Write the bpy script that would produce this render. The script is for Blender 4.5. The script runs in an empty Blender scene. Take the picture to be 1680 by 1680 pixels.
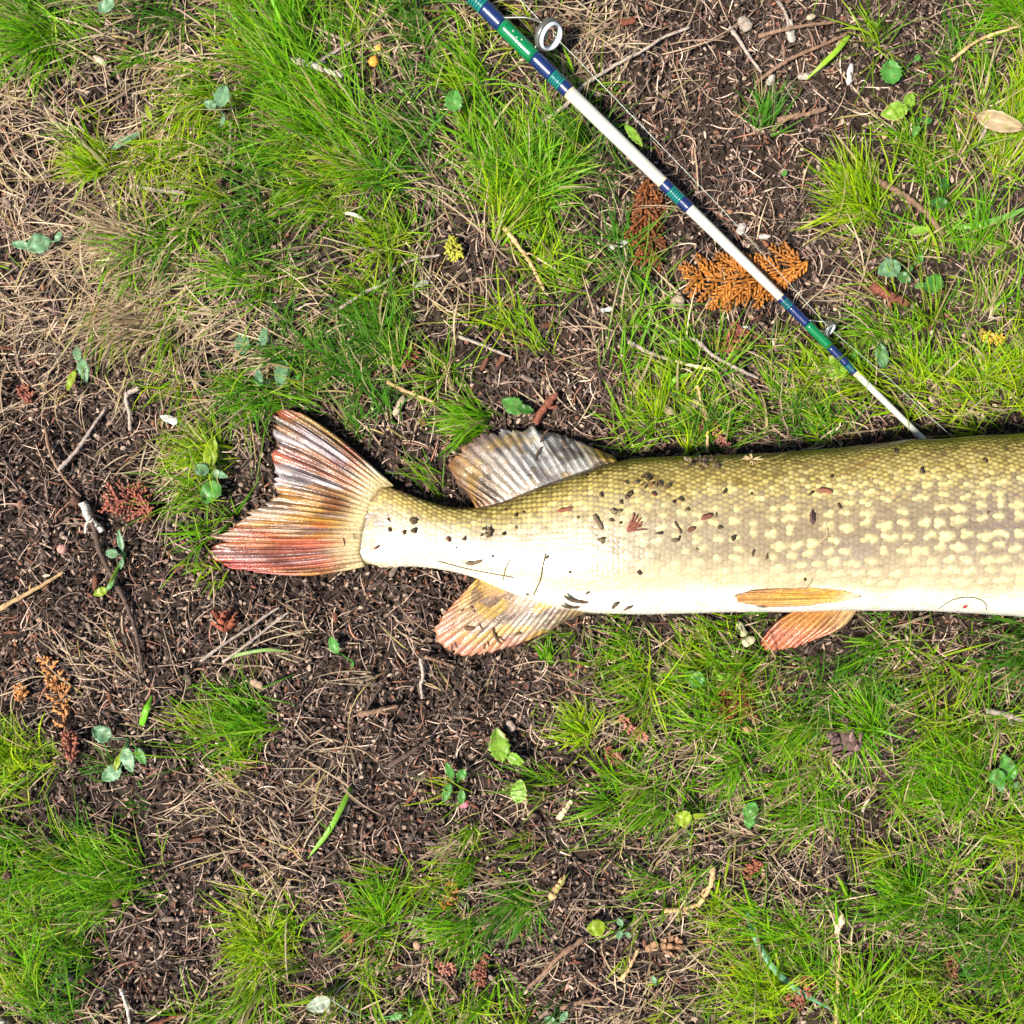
import bpy, math, random
import numpy as np
from mathutils import Vector

random.seed(7)
RNG = np.random.default_rng(11)
scene = bpy.context.scene
COL = scene.collection
R = math.radians

# ------------------------------------------------------------------ camera, sky, sun, exposure
HC = 0.62                      # camera height above the ground, metres
FRAME = 0.60                   # metres of ground across the picture
S = FRAME / 1680.0             # metres per photograph pixel at ground level

cam_d = bpy.data.cameras.new('camera')
cam = bpy.data.objects.new('camera', cam_d)
COL.objects.link(cam)
cam.location = (0, 0, HC)
cam.rotation_euler = (0, 0, 0)
cam_d.sensor_width = 36
cam_d.lens = 36 * HC / FRAME
cam_d.clip_start = 0.01
cam_d.clip_end = 200
scene.camera = cam

SUN_TO = Vector((-0.80, -0.42, 1.32)).normalized()      # towards the sun
world = bpy.data.worlds.new('World')
scene.world = world
world.use_nodes = True
wn = world.node_tree
bg = wn.nodes['Background']
sky = wn.nodes.new('ShaderNodeTexSky')
sky.sky_type = 'NISHITA'
sky.sun_disc = False
sky.sun_elevation = math.asin(SUN_TO.z)
sky.sun_rotation = math.atan2(SUN_TO.x, SUN_TO.y)
wn.links.new(sky.outputs[0], bg.inputs[0])
bg.inputs[1].default_value = 0.085
sl = bpy.data.lights.new('sun', 'SUN')
sl.energy = 5.0
sl.angle = R(9)
sl.color = (1.0, 0.95, 0.87)
so = bpy.data.objects.new('sun', sl)
so.rotation_euler = (-SUN_TO).to_track_quat('-Z', 'Y').to_euler()
so.location = (-2, -1.5, 3)
COL.objects.link(so)
vs = scene.view_settings
vs.view_transform = 'Standard'
vs.look = 'None'
vs.gamma = 1
vs.use_curve_mapping = False
vs.exposure = 0.8
scene.cycles.max_bounces = 6
scene.cycles.diffuse_bounces = 3
scene.cycles.glossy_bounces = 2
scene.cycles.transmission_bounces = 3

# ------------------------------------------------------------------ numeric helpers
def lin(r, g, b):
    f = lambda c: (c / 255 / 12.92) if c <= 10 else ((c / 255 + 0.055) / 1.055) ** 2.4
    return np.array([f(r), f(g), f(b)])

def _hash(ix, iy, seed):
    h = (ix.astype(np.int64) * 374761393 + iy.astype(np.int64) * 668265263 + seed * 2147483647) & 0xffffffff
    h = ((h ^ (h >> 13)) * 1274126177) & 0xffffffff
    h = h ^ (h >> 16)
    return (h & 0xffffff) / float(0xffffff)

def vnoise(x, y, seed=0):
    x = np.asarray(x, float); y = np.asarray(y, float)
    ix = np.floor(x); iy = np.floor(y)
    fx = x - ix; fy = y - iy
    fx = fx * fx * (3 - 2 * fx); fy = fy * fy * (3 - 2 * fy)
    a = _hash(ix, iy, seed); b = _hash(ix + 1, iy, seed)
    c = _hash(ix, iy + 1, seed); d = _hash(ix + 1, iy + 1, seed)
    return (a * (1 - fx) + b * fx) * (1 - fy) + (c * (1 - fx) + d * fx) * fy

def fbm(x, y, seed=0, o=3):
    v = 0; a = 0.5; t = 0
    for i in range(o):
        v = v + a * vnoise(x * 2 ** i, y * 2 ** i, seed + i * 17); t += a; a *= 0.5
    return v / t

def pip(x, y, poly):
    """vectorised point in polygon"""
    ins = np.zeros(np.shape(x), bool)
    n = len(poly)
    for i in range(n):
        x1, y1 = poly[i]; x2, y2 = poly[(i + 1) % n]
        if y1 == y2: continue
        c = ((y1 > y) != (y2 > y)) & (x < (x2 - x1) * (y - y1) / (y2 - y1) + x1)
        ins ^= c
    return ins

def P2W(px, py, z=0.0):
    """photograph pixel -> world point at height z"""
    k = (HC - z) / HC
    return np.array([(px - 840) * S * k, (840 - py) * S * k, z])

def resample(pts, n):
    pts = np.asarray(pts, float)
    d = np.r_[0, np.cumsum(np.linalg.norm(np.diff(pts[:, :2], axis=0), axis=1))]
    t = np.linspace(0, d[-1], n)
    return np.stack([np.interp(t, d, pts[:, k]) for k in range(pts.shape[1])], 1)

def smooth_poly(pts, n):
    """Catmull-Rom through pts"""
    p = np.asarray(pts, float)
    if len(p) == 2: return resample(p, n)
    q = np.vstack([2 * p[0] - p[1], p, 2 * p[-1] - p[-2]])
    out = []
    for i in range(len(p) - 1):
        p0, p1, p2, p3 = q[i:i + 4]
        for t in np.linspace(0, 1, 9)[:-1]:
            out.append(0.5 * (2 * p1 + (p2 - p0) * t + (2 * p0 - 5 * p1 + 4 * p2 - p3) * t * t + (3 * p1 - p0 - 3 * p2 + p3) * t ** 3))
    out.append(p[-1])
    return resample(out, n)

# ------------------------------------------------------------------ mesh helpers
def mesh_from(name, V, F, C=None, smooth=True):
    V = np.asarray(V, np.float32); F = np.asarray(F, np.int32)
    me = bpy.data.meshes.new(name)
    k = F.shape[1]
    me.vertices.add(len(V)); me.vertices.foreach_set('co', V.ravel())
    me.loops.add(F.size); me.loops.foreach_set('vertex_index', F.ravel())
    me.polygons.add(len(F))
    me.polygons.foreach_set('loop_start', np.arange(0, F.size, k, dtype=np.int32))
    me.polygons.foreach_set('loop_total', np.full(len(F), k, np.int32))
    if smooth:
        me.polygons.foreach_set('use_smooth', np.ones(len(F), bool))
    me.update(calc_edges=True)
    if C is not None:
        C = np.asarray(C, np.float32)
        if C.ndim == 1: C = np.tile(C, (len(V), 1))
        at = me.color_attributes.new('Col', 'FLOAT_COLOR', 'POINT')
        at.data.foreach_set('color', np.c_[np.clip(C, 0, 1), np.ones(len(C))].astype(np.float32).ravel())
    return me

class Acc:
    def __init__(s): s.V = []; s.F = []; s.C = []; s.n = 0
    def add(s, V, F, C):
        V = np.asarray(V, float); F = np.asarray(F, int)
        C = np.asarray(C, float)
        if C.ndim == 1: C = np.tile(C, (len(V), 1))
        if F.shape[1] == 4: F = np.r_[F[:, [0, 1, 2]], F[:, [0, 2, 3]]]
        s.V.append(V); s.F.append(F + s.n); s.C.append(C); s.n += len(V)
        return s
    def mesh(s, name, smooth=True):
        return mesh_from(name, np.vstack(s.V), np.vstack(s.F), np.vstack(s.C), smooth)

def obj(name, me, mat, parent=None, **props):
    o = bpy.data.objects.new(name, me)
    COL.objects.link(o)
    if mat is not None and me is not None:
        if len(me.materials) == 0: me.materials.append(mat)
    if parent is not None: o.parent = parent
    for k, v in props.items(): o[k] = v
    return o

def thing(name, label, cat, group=None, loc=(0, 0, 0)):
    o = bpy.data.objects.new(name, None)
    o.empty_display_size = 0.01
    COL.objects.link(o)
    o.location = loc
    o['label'] = label; o['category'] = cat
    if group: o['group'] = group
    return o

def tube(P, r, sides=6, flat=1.0, cap=True):
    """tube along the points P with radius r (array); flat squashes it in z"""
    P = np.asarray(P, float); n = len(P)
    r = np.broadcast_to(np.asarray(r, float), (n,))
    T = np.gradient(P, axis=0); T /= np.linalg.norm(T, axis=1)[:, None] + 1e-12
    up = np.array([0, 0, 1.0])
    A = np.cross(T, up); l = np.linalg.norm(A, axis=1)
    A[l < 1e-4] = (1, 0, 0); A /= np.linalg.norm(A, axis=1)[:, None]
    B = np.cross(A, T)
    th = np.linspace(0, 2 * math.pi, sides, endpoint=False)
    V = P[:, None] + r[:, None, None] * (np.cos(th)[None, :, None] * A[:, None] + flat * np.sin(th)[None, :, None] * B[:, None])
    V = V.reshape(-1, 3)
    F = []
    for i in range(n - 1):
        for j in range(sides):
            a = i * sides + j; b = i * sides + (j + 1) % sides
            F.append((a, b, b + sides)); F.append((a, b + sides, a + sides))
    if cap:
        V = np.vstack([V, P[0], P[-1]])
        c0, c1 = len(V) - 2, len(V) - 1
        for j in range(sides):
            F.append((c0, (j + 1) % sides, j))
            F.append((c1, (n - 1) * sides + j, (n - 1) * sides + (j + 1) % sides))
    return V, np.array(F)

# ------------------------------------------------------------------ materials
def mat_attr(name, rough=0.6, spec=0.3, var=0.25, vscale=400, bump=0.0, bscale=900, trans=0.0, coat=0.0, coat_r=0.1, rvar=0.0, rscale=300, sss=0.0):
    m = bpy.data.materials.new(name); m.use_nodes = True
    nt = m.node_tree; N = nt.nodes; L = nt.links
    bs = N['Principled BSDF']; out = N['Material Output']
    at = N.new('ShaderNodeAttribute'); at.attribute_name = 'Col'
    tc = N.new('ShaderNodeTexCoord')
    nz = N.new('ShaderNodeTexNoise'); nz.inputs['Scale'].default_value = vscale; nz.inputs['Detail'].default_value = 3
    L.new(tc.outputs['Object'], nz.inputs['Vector'])
    mr = N.new('ShaderNodeMapRange')
    mr.inputs[1].default_value = 0.25; mr.inputs[2].default_value = 0.75
    mr.inputs[3].default_value = 1 - var; mr.inputs[4].default_value = 1 + var
    L.new(nz.outputs['Fac'], mr.inputs[0])
    mx = N.new('ShaderNodeVectorMath'); mx.operation = 'SCALE'
    L.new(at.outputs['Color'], mx.inputs[0]); L.new(mr.outputs[0], mx.inputs['Scale'])
    L.new(mx.outputs[0], bs.inputs['Base Color'])
    bs.inputs['Roughness'].default_value = rough
    bs.inputs['Specular IOR Level'].default_value = spec
    if coat:
        bs.inputs['Coat Weight'].default_value = coat; bs.inputs['Coat Roughness'].default_value = coat_r
    if sss:
        bs.inputs['Subsurface Weight'].default_value = sss
        bs.inputs['Subsurface Radius'].default_value = (0.004, 0.002, 0.001)
        bs.inputs['Subsurface Scale'].default_value = 1.0
    if rvar:
        n2 = N.new('ShaderNodeTexNoise'); n2.inputs['Scale'].default_value = rscale; n2.inputs['Detail'].default_value = 4
        L.new(tc.outputs['Object'], n2.inputs['Vector'])
        m2 = N.new('ShaderNodeMapRange')
        m2.inputs[1].default_value = 0.3; m2.inputs[2].default_value = 0.7
        m2.inputs[3].default_value = max(0.03, rough - rvar); m2.inputs[4].default_value = min(1, rough + rvar)
        L.new(n2.outputs['Fac'], m2.inputs[0]); L.new(m2.outputs[0], bs.inputs['Roughness'])
    if bump:
        n3 = N.new('ShaderNodeTexNoise'); n3.inputs['Scale'].default_value = bscale; n3.inputs['Detail'].default_value = 4
        L.new(tc.outputs['Object'], n3.inputs['Vector'])
        b = N.new('ShaderNodeBump'); b.inputs['Strength'].default_value = bump; b.inputs['Distance'].default_value = 0.0006
        L.new(n3.outputs['Fac'], b.inputs['Height']); L.new(b.outputs[0], bs.inputs['Normal'])
        if coat: L.new(b.outputs[0], bs.inputs['Coat Normal'])
    if trans:
        tr = N.new('ShaderNodeBsdfTranslucent')
        L.new(mx.outputs[0], tr.inputs['Color'])
        ms = N.new('ShaderNodeMixShader'); ms.inputs[0].default_value = trans
        L.new(bs.outputs[0], ms.inputs[1]); L.new(tr.outputs[0], ms.inputs[2])
        L.new(ms.outputs[0], out.inputs['Surface'])
    return m

def mat_flat(name, c, rough=0.4, spec=0.5, metal=0.0, coat=0.0, var=0.1, vscale=300, bump=0.0, bscale=1500):
    m = bpy.data.materials.new(name); m.use_nodes = True
    nt = m.node_tree; N = nt.nodes; L = nt.links
    bs = N['Principled BSDF']
    tc = N.new('ShaderNodeTexCoord')
    nz = N.new('ShaderNodeTexNoise'); nz.inputs['Scale'].default_value = vscale; nz.inputs['Detail'].default_value = 3
    L.new(tc.outputs['Object'], nz.inputs['Vector'])
    cr = N.new('ShaderNodeValToRGB')
    c = np.asarray(c, float)
    cr.color_ramp.elements[0].position = 0.3; cr.color_ramp.elements[1].position = 0.7
    cr.color_ramp.elements[0].color = (*np.clip(c * (1 - var), 0, 1), 1)
    cr.color_ramp.elements[1].color = (*np.clip(c * (1 + var), 0, 1), 1)
    L.new(nz.outputs['Fac'], cr.inputs[0]); L.new(cr.outputs[0], bs.inputs['Base Color'])
    bs.inputs['Roughness'].default_value = rough
    bs.inputs['Specular IOR Level'].default_value = spec
    bs.inputs['Metallic'].default_value = metal
    bs.inputs['Coat Weight'].default_value = coat
    bs.inputs['Coat Roughness'].default_value = 0.08
    if bump:
        b = N.new('ShaderNodeBump'); b.inputs['Strength'].default_value = bump; b.inputs['Distance'].default_value = 0.0003
        n3 = N.new('ShaderNodeTexNoise'); n3.inputs['Scale'].default_value = bscale
        L.new(tc.outputs['Object'], n3.inputs['Vector'])
        L.new(n3.outputs['Fac'], b.inputs['Height']); L.new(b.outputs[0], bs.inputs['Normal'])
    return m

M_soil = mat_attr('soil', rough=0.9, spec=0.15, var=0.45, vscale=500, bump=0.8, bscale=700)
M_litter = mat_attr('litter', rough=0.75, spec=0.25, var=0.25, vscale=900)
M_grass = mat_attr('grass', rough=0.5, spec=0.22, var=0.15, vscale=200, trans=0.45)
M_dry = mat_attr('dry_grass', rough=0.55, spec=0.3, var=0.15, vscale=300, trans=0.2)
M_leaf = mat_attr('leaf', rough=0.4, spec=0.4, var=0.18, vscale=350, trans=0.3, bump=0.25, bscale=500)
M_bark = mat_attr('bark', rough=0.8, spec=0.2, var=0.35, vscale=700, bump=0.7, bscale=900)
M_cedar = mat_attr('cedar', rough=0.6, spec=0.3, var=0.2, vscale=600, trans=0.12)
M_scale = mat_attr('fish_skin', rough=0.30, spec=0.5, var=0.08, vscale=500, coat=0.28, coat_r=0.22, rvar=0.12, rscale=160, bump=0.30, bscale=700)
M_fin = mat_attr('fin', rough=0.34, spec=0.55, var=0.3, vscale=600, coat=0.45, coat_r=0.16, rvar=0.16, rscale=350, bump=0.55, bscale=800, trans=0.15)

# ------------------------------------------------------------------ fish outline (needed first: the ground gives way under it)
FX = np.array([572, 590, 610, 640, 680, 720, 760, 800, 850, 900, 950, 1000, 1050, 1100, 1200, 1300, 1400, 1500, 1600, 1680, 1800, 1950, 2050, 2150, 2250, 2320, 2350], float)
FT = np.array([818, 803, 795, 799, 815, 829, 835, 831, 813, 794, 775, 759, 752.5, 751, 747, 741, 733, 722, 716, 711, 706, 712, 728, 755, 795, 828, 845], float)
FB = np.array([905, 922, 930, 931, 927, 932, 941, 956, 976, 991, 1002, 1007, 1007, 1005, 1004, 1003, 1001, 1000, 1004, 1010, 1020, 1022, 1012, 990, 950, 905, 870], float)
FRX = [572, 610, 650, 700, 800, 1000, 1300, 1680, 2050, 2250, 2350]
FRR = [0.03, 0.10, 0.24, 0.38, 0.50, 0.56, 0.62, 0.66, 0.62, 0.50, 0.40]
NS = 300
fpx = np.linspace(572, 2350, NS)
def gsm(a, k=5):
    w = np.exp(-0.5 * (np.arange(-3 * k, 3 * k + 1) / k) ** 2); w /= w.sum()
    return np.convolve(np.pad(a, 3 * k, mode='reflect', reflect_type='odd'), w, 'valid')
ftop = gsm(np.interp(fpx, FX, FT), 3); fbot = gsm(np.interp(fpx, FX, FB), 3)
fr = np.interp(fpx, FRX, FRR)
_a = (fbot - ftop) / 2 * S
f_b = _a * fr * (1 + .05 * (fbm(fpx / 90, fpx * 0, 81, 2) - .5))
ftop = ftop + 3 * (fbm(fpx / 55, fpx * 0 + 4, 82, 2) - .5); fbot = fbot + 3 * (fbm(fpx / 60, fpx * 0 + 9, 83, 2) - .5)
f_b = np.where(fpx < 620, f_b, gsm(f_b, 11))
f_zc = f_b * 0.88 + 0.0005 + 0.0035 * np.clip((fpx - 1350) / 200, 0, 1) + 0.003 * np.exp(-((fpx - 640) / 90) ** 2)
f_zc = gsm(f_zc, 6)
f_k = (HC - f_zc) / HC
f_X = (fpx - 840) * S * f_k
f_Yt = (840 - ftop) * S * f_k
f_Yb = (840 - fbot) * S * f_k
f_cy = (f_Yt + f_Yb) / 2
f_a = (f_Yt - f_Yb) / 2

def fish_at(X):
    return [np.interp(X, f_X, q) for q in (f_cy, f_a, f_b, f_zc)]
def fish_top(X, Y):
    """height of the fish's upper surface, -1 outside it"""
    X = np.asarray(X, float); Y = np.asarray(Y, float)
    cy, a, b, zc = fish_at(X)
    u = np.abs((Y - cy) / a)
    z = np.where(u < 1, zc + b * np.maximum(1 - np.clip(u, 0, 1) ** 2.2, 0) ** (1 / 2.2), -1.0)
    return np.where((X < f_X[0]) | (X > f_X[-1]), -1.0, z)

TAIL_OUT = [(493, 675), (477, 673), (462, 673), (451, 676), (447, 692), (454, 719), (451, 755), (446, 776), (448, 797), (455, 811), (435, 829), (412, 837), (391, 863), (351, 880), (363, 889), (343, 904), (343, 913), (352, 921), (385, 933), (425, 939)]
TAIL_POLY = [(650, 797), (613, 758), (564, 719), (530, 692)] + TAIL_OUT + [(477, 939), (530, 936), (582, 931), (612, 929)]
DORS_OUT = [(778, 827), (766, 806), (748, 790), (737, 764), (757, 737), (793, 711), (829, 705), (862, 708), (873, 696), (884, 709), (906, 708), (939, 720), (978, 737), (1005, 747)]
DORS_POLY = DORS_OUT + [(1016, 754), (900, 800), (800, 838)]
ANAL_OUT = [(775, 958), (745, 990), (722, 1018), (711, 1036), (717, 1054), (740, 1070), (765, 1077), (800, 1072), (850, 1056), (900, 1036), (935, 1014), (960, 1006)]
ANAL_POLY = ANAL_OUT + [(966, 1000), (870, 970), (783, 945)]
PEL_POLY = [(1394, 1005), (1370, 1026), (1341, 1047), (1305, 1062), (1269, 1066), (1248, 1062), (1254, 1047), (1275, 1026), (1305, 1003), (1350, 995)]
W2 = lambda poly: [tuple(P2W(x, y, 0.006)[:2]) for x, y in poly]
BODY_POLY = list(zip(f_X, f_Yt)) + list(zip(f_X[::-1], f_Yb[::-1]))
POLYS = [BODY_POLY[::4], W2(TAIL_POLY), W2(DORS_POLY), W2(ANAL_POLY), W2(PEL_POLY)]

# rod axis: (px, py, width in px, z of the axis)
ROD = np.array([(430, -346, 34, 0.026), (600, -179, 29, 0.022), (782, 0, 24.5, 0.0175), (934, 151, 22, 0.0155), (1088, 300, 19.5, 0.0135), (1280, 487, 14, 0.0115), (1403, 611, 11, 0.0100), (1518, 724, 9.5, 0.0072), (1620, 826, 8.5, 0.0012), (1760, 966, 7.5, 0.0005), (1950, 1155, 6, 0.001), (2150, 1355, 4.5, 0.003)], float)
ROD_P = np.array([P2W(a, b, d) for a, b, c, d in ROD])
ROD_R = np.array([c / 2 * S * (HC - d) / HC for a, b, c, d in ROD])

# footprint raster, blurred
RES = 0.0025; RX0, RX1 = -0.45, 0.62; RY0, RY1 = -0.45, 0.45
gx = np.arange(RX0, RX1, RES); gy = np.arange(RY0, RY1, RES)
GX, GY = np.meshgrid(gx, gy, indexing='ij')
foot = np.zeros(GX.shape)
for p in POLYS: foot = np.maximum(foot, pip(GX, GY, p).astype(float))
def blur(a, k):
    w = np.exp(-0.5 * (np.arange(-3 * k, 3 * k + 1) / k) ** 2); w /= w.sum()
    a = np.apply_along_axis(lambda v: np.convolve(v, w, 'same'), 0, a)
    return np.apply_along_axis(lambda v: np.convolve(v, w, 'same'), 1, a)
foot_b = blur(foot, 4)
def samp(grid, X, Y):
    fx = np.clip((np.asarray(X) - RX0) / RES, 0, len(gx) - 1.001); fy = np.clip((np.asarray(Y) - RY0) / RES, 0, len(gy) - 1.001)
    ix = fx.astype(int); iy = fy.astype(int); fx = fx - ix; fy = fy - iy
    return (grid[ix, iy] * (1 - fx) + grid[ix + 1, iy] * fx) * (1 - fy) + (grid[ix, iy + 1] * (1 - fx) + grid[ix + 1, iy + 1] * fx) * fy
def in_foot(X, Y):
    X = np.asarray(X); Y = np.asarray(Y)
    o = (X > RX0) & (X < RX1) & (Y > RY0) & (Y < RY1)
    return o & (samp(foot, X, Y) > 0.5)

def rod_dist(P):
    """distance to the rod axis and the local radius"""
    d = np.full(len(P), 9.0); rr = np.zeros(len(P))
    for i in range(len(ROD_P) - 1):
        a, b = ROD_P[i], ROD_P[i + 1]
        t = np.clip(((P - a) @ (b - a)) / ((b - a) @ (b - a)), 0, 1)
        q = np.linalg.norm(P - a - t[:, None] * (b - a), axis=1)
        m = q < d
        d[m] = q[m]; rr[m] = (ROD_R[i] + (ROD_R[i + 1] - ROD_R[i]) * t)[m]
    return d, rr

def H(X, Y):
    """ground height"""
    X = np.asarray(X, float); Y = np.asarray(Y, float)
    h = (fbm(X / 0.11 + 5, Y / 0.11 + 9, 3, 2) - 0.5) * 0.014 + (fbm(X / 0.026, Y / 0.026, 5, 2) - 0.5) * 0.010
    far = np.clip((np.hypot(X, Y) - 0.8) / 3, 0, 1)
    h = h + far * (fbm(X / 1.7, Y / 1.7, 8, 3) - 0.5) * 0.25
    inside = (X > RX0) & (X < RX1) & (Y > RY0) & (Y < RY1)
    m = np.where(inside, samp(foot_b, X, Y), 0)
    h = h * (1 - 0.85 * m) - 0.0045 * m
    # the thin end of the rod presses a groove into the soil below the fish
    a, b = ROD_P[7], ROD_P[11]
    t = np.clip(((X - a[0]) * (b[0] - a[0]) + (Y - a[1]) * (b[1] - a[1])) / ((b[0] - a[0]) ** 2 + (b[1] - a[1]) ** 2), 0, 1)
    dd = np.hypot(X - a[0] - t * (b[0] - a[0]), Y - a[1] - t * (b[1] - a[1]))
    g = np.exp(-(dd / 0.008) ** 2)
    return h * (1 - g) + g * np.minimum(h, -0.0035)

def PG(px, py, up=0.0):
    """photograph pixel -> world point on the ground (+up)"""
    z = 0.0
    for _ in range(3):
        p = P2W(px, py, z); z = float(H(p[0], p[1])) + up
    return P2W(px, py, z)

# ------------------------------------------------------------------ ground sheet
core = np.arange(-0.36, 0.3601, 0.0024)
ext = 0.36 + 0.0024 * np.cumsum(1.12 ** np.arange(1, 66)); ext = ext[ext < 60]
ax_ = np.r_[-ext[::-1], core, ext]
AX, AY = np.meshgrid(ax_, ax_, indexing='ij')
AZ = H(AX, AY) + np.where(np.hypot(AX, AY) < 0.9, (fbm(AX / 0.008, AY / 0.008, 21, 2) - 0.5) * 0.0050 + RNG.normal(0, .0006, AX.shape), 0) - 0.0006
n_ = len(ax_)
idx = np.arange(n_ * n_).reshape(n_, n_)
Fg = np.stack([idx[:-1, :-1].ravel(), idx[1:, :-1].ravel(), idx[1:, 1:].ravel(), idx[:-1, 1:].ravel()], 1)
u = fbm(AX / 0.02, AY / 0.02, 31, 3).ravel()[:, None]
Cg = (lin(34, 27, 22) * (1 - u) * 1.3 + lin(62, 49, 40) * u) * RNG.uniform(.6, 1.4, (len(u), 1))
obj('ground', mesh_from('ground', np.stack([AX.ravel(), AY.ravel(), AZ.ravel()], 1), Fg, Cg), M_soil, kind='structure', label='dark brown crumbly soil under grass and litter')

# ------------------------------------------------------------------ where grass grows: 12 x 12 cells of 140 px
GREEN = np.array([
 [6,3,8,4,6,5,2,0,1,2,2,5],
 [1,2,8,8,5,5,3,1,1,1,5,3],
 [1,3,7,6,6,5,6,1,0,2,6,3],
 [1,1,2,6,6,5,3,2,1,2,2,3],
 [0,1,3,8,5,2,1,1,3,4,4,4],
 [0,0,3,1,5,1,1,3,4,4,4,5],
 [0,0,1,1,0,0,0,2,2,3,3,4],
 [0,0,1,0,0,0,2,2,4,5,4,5],
 [3,2,4,0,0,0,2,3,5,5,4,5],
 [6,6,1,0,1,1,3,4,5,5,5,5],
 [6,3,1,2,3,2,2,1,4,5,5,6],
 [5,4,2,2,2,1,1,2,4,4,5,6]], float)
STRAW = np.array([
 [4,4,4,2,3,3,3,3,1,1,2,2],
 [8,4,5,4,4,4,3,1,1,1,3,3],
 [5,7,4,3,4,4,4,1,1,2,3,2],
 [6,8,7,4,4,3,3,2,2,2,2,3],
 [2,2,5,4,3,2,2,3,3,3,2,3],
 [0,1,2,2,2,1,1,2,2,2,2,3],
 [0,1,2,1,1,0,0,2,2,2,2,2],
 [1,1,1,1,1,1,2,3,3,3,4,4],
 [2,2,3,1,1,1,3,4,4,4,4,4],
 [3,3,2,3,2,2,3,4,5,5,5,4],
 [4,3,3,3,4,2,3,4,4,4,4,4],
 [5,4,3,4,3,2,3,4,4,4,4,4]], float)
def cell(grid, X, Y):
    c = np.clip((X / S + 840) / 140 - 0.5, 0, 10.999); r = np.clip((840 - Y / S) / 140 - 0.5, 0, 10.999)
    i = r.astype(int); j = c.astype(int); fi = r - i; fj = c - j
    v = (grid[i, j] * (1 - fj) + grid[i, j + 1] * fj) * (1 - fi) + (grid[i + 1, j] * (1 - fj) + grid[i + 1, j + 1] * fj) * fi
    out = np.maximum(np.abs(X), np.abs(Y)) > 0.33
    return np.where(out, np.where(grid is GREEN, np.maximum(v, 3.5), v), v)

# ------------------------------------------------------------------ grass blades
def blades(base, az, e0, droop, L, w, c0, c1, K=5, twist=0.5, curl=None, reject=True):
    """ribbon blades: base (n,2), azimuth, starting elevation, droop over the length, colours root / tip"""
    n = len(base)
    P = np.zeros((n, K + 1, 3))
    P[:, 0, :2] = base; P[:, 0, 2] = H(base[:, 0], base[:, 1]) - 0.001
    curl = RNG.normal(0, 0.35, n) if curl is None else curl
    D = np.zeros((n, K + 1, 3))
    for k in range(K + 1):
        t = k / K
        e = e0 - droop * t ** 1.2
        a = az + curl * t
        D[:, k] = np.stack([np.cos(e) * np.cos(a), np.cos(e) * np.sin(a), np.sin(e)], 1)
        if k: P[:, k] = P[:, k - 1] + D[:, k - 1] * (L / K)[:, None]
    g = H(P[:, :, 0].ravel(), P[:, :, 1].ravel()).reshape(n, K + 1) + 0.0012
    P[:, 1:, 2] = np.maximum(P[:, 1:, 2], g[:, 1:] + RNG.uniform(0, 0.002, n)[:, None])
    if reject:
        q = P.reshape(-1, 3)
        bad = (fish_top(q[:, 0], q[:, 1]) > q[:, 2] - 0.0006) | (in_foot(q[:, 0], q[:, 1]) & (q[:, 2] < 0.016))
        d, rr = rod_dist(q); bad |= d < rr + 0.0006
        ok = ~bad.reshape(n, K + 1).any(1)
        P = P[ok]; D = D[ok]; w = w[ok]; c0 = c0[ok]; c1 = c1[ok]; n = len(P)
    if n == 0: return np.zeros((0, 3)), np.zeros((0, 3), int), np.zeros((0, 3))
    ref = np.zeros((n, 3)); ref[:, 2] = 1
    ref[:, :2] += RNG.normal(0, twist, (n, 2))
    sd = np.cross(D, ref[:, None, :]); sd /= np.linalg.norm(sd, axis=2)[:, :, None] + 1e-9
    prof = np.array([0.75, 1.0, 1.0, 0.85, 0.6, 0.0]) if K == 5 else np.interp(np.linspace(0, 1, K + 1), [0, .3, .7, 1], [.75, 1, .8, 0])
    off = sd * (w[:, None] * prof[None, :] * 0.5)[:, :, None]
    Lf = P + off; Rt = P - off
    V = np.concatenate([np.stack([Lf[:, :K], Rt[:, :K]], 2).reshape(n, 2 * K, 3), P[:, K:]], 1)
    m = 2 * K + 1
    f = []
    for k in range(K - 1):
        a = 2 * k; f += [(a, a + 1, a + 3), (a, a + 3, a + 2)]
    f.append((2 * K - 2, 2 * K - 1, 2 * K))
    f = np.array(f)
    F = (f[None] + (np.arange(n) * m)[:, None, None]).reshape(-1, 3)
    tt = np.r_[np.repeat(np.arange(K) / K, 2), 1.0]
    C = c0[:, None, :] * (1 - tt[None, :, None]) + c1[:, None, :] * tt[None, :, None]
    return V.reshape(-1, 3), F, C.reshape(-1, 3)

G_DK = lin(58, 118, 4); G_MD = lin(104, 164, 4); G_YL = lin(154, 184, 16); G_BL = lin(76, 142, 36)
STR1 = lin(214, 192, 154); STR2 = lin(172, 142, 112); STR3 = lin(176, 158, 92)
def mixc(a, b, t): return a[None, :] * (1 - t[:, None]) + b[None, :] * t[:, None]

def lean_dir(X, Y):
    """mean azimuth of the grass: combed to the left and up, wandering"""
    return R(158) + (fbm(X / 0.10, Y / 0.10, 44, 2) - 0.5) * R(230)

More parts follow.
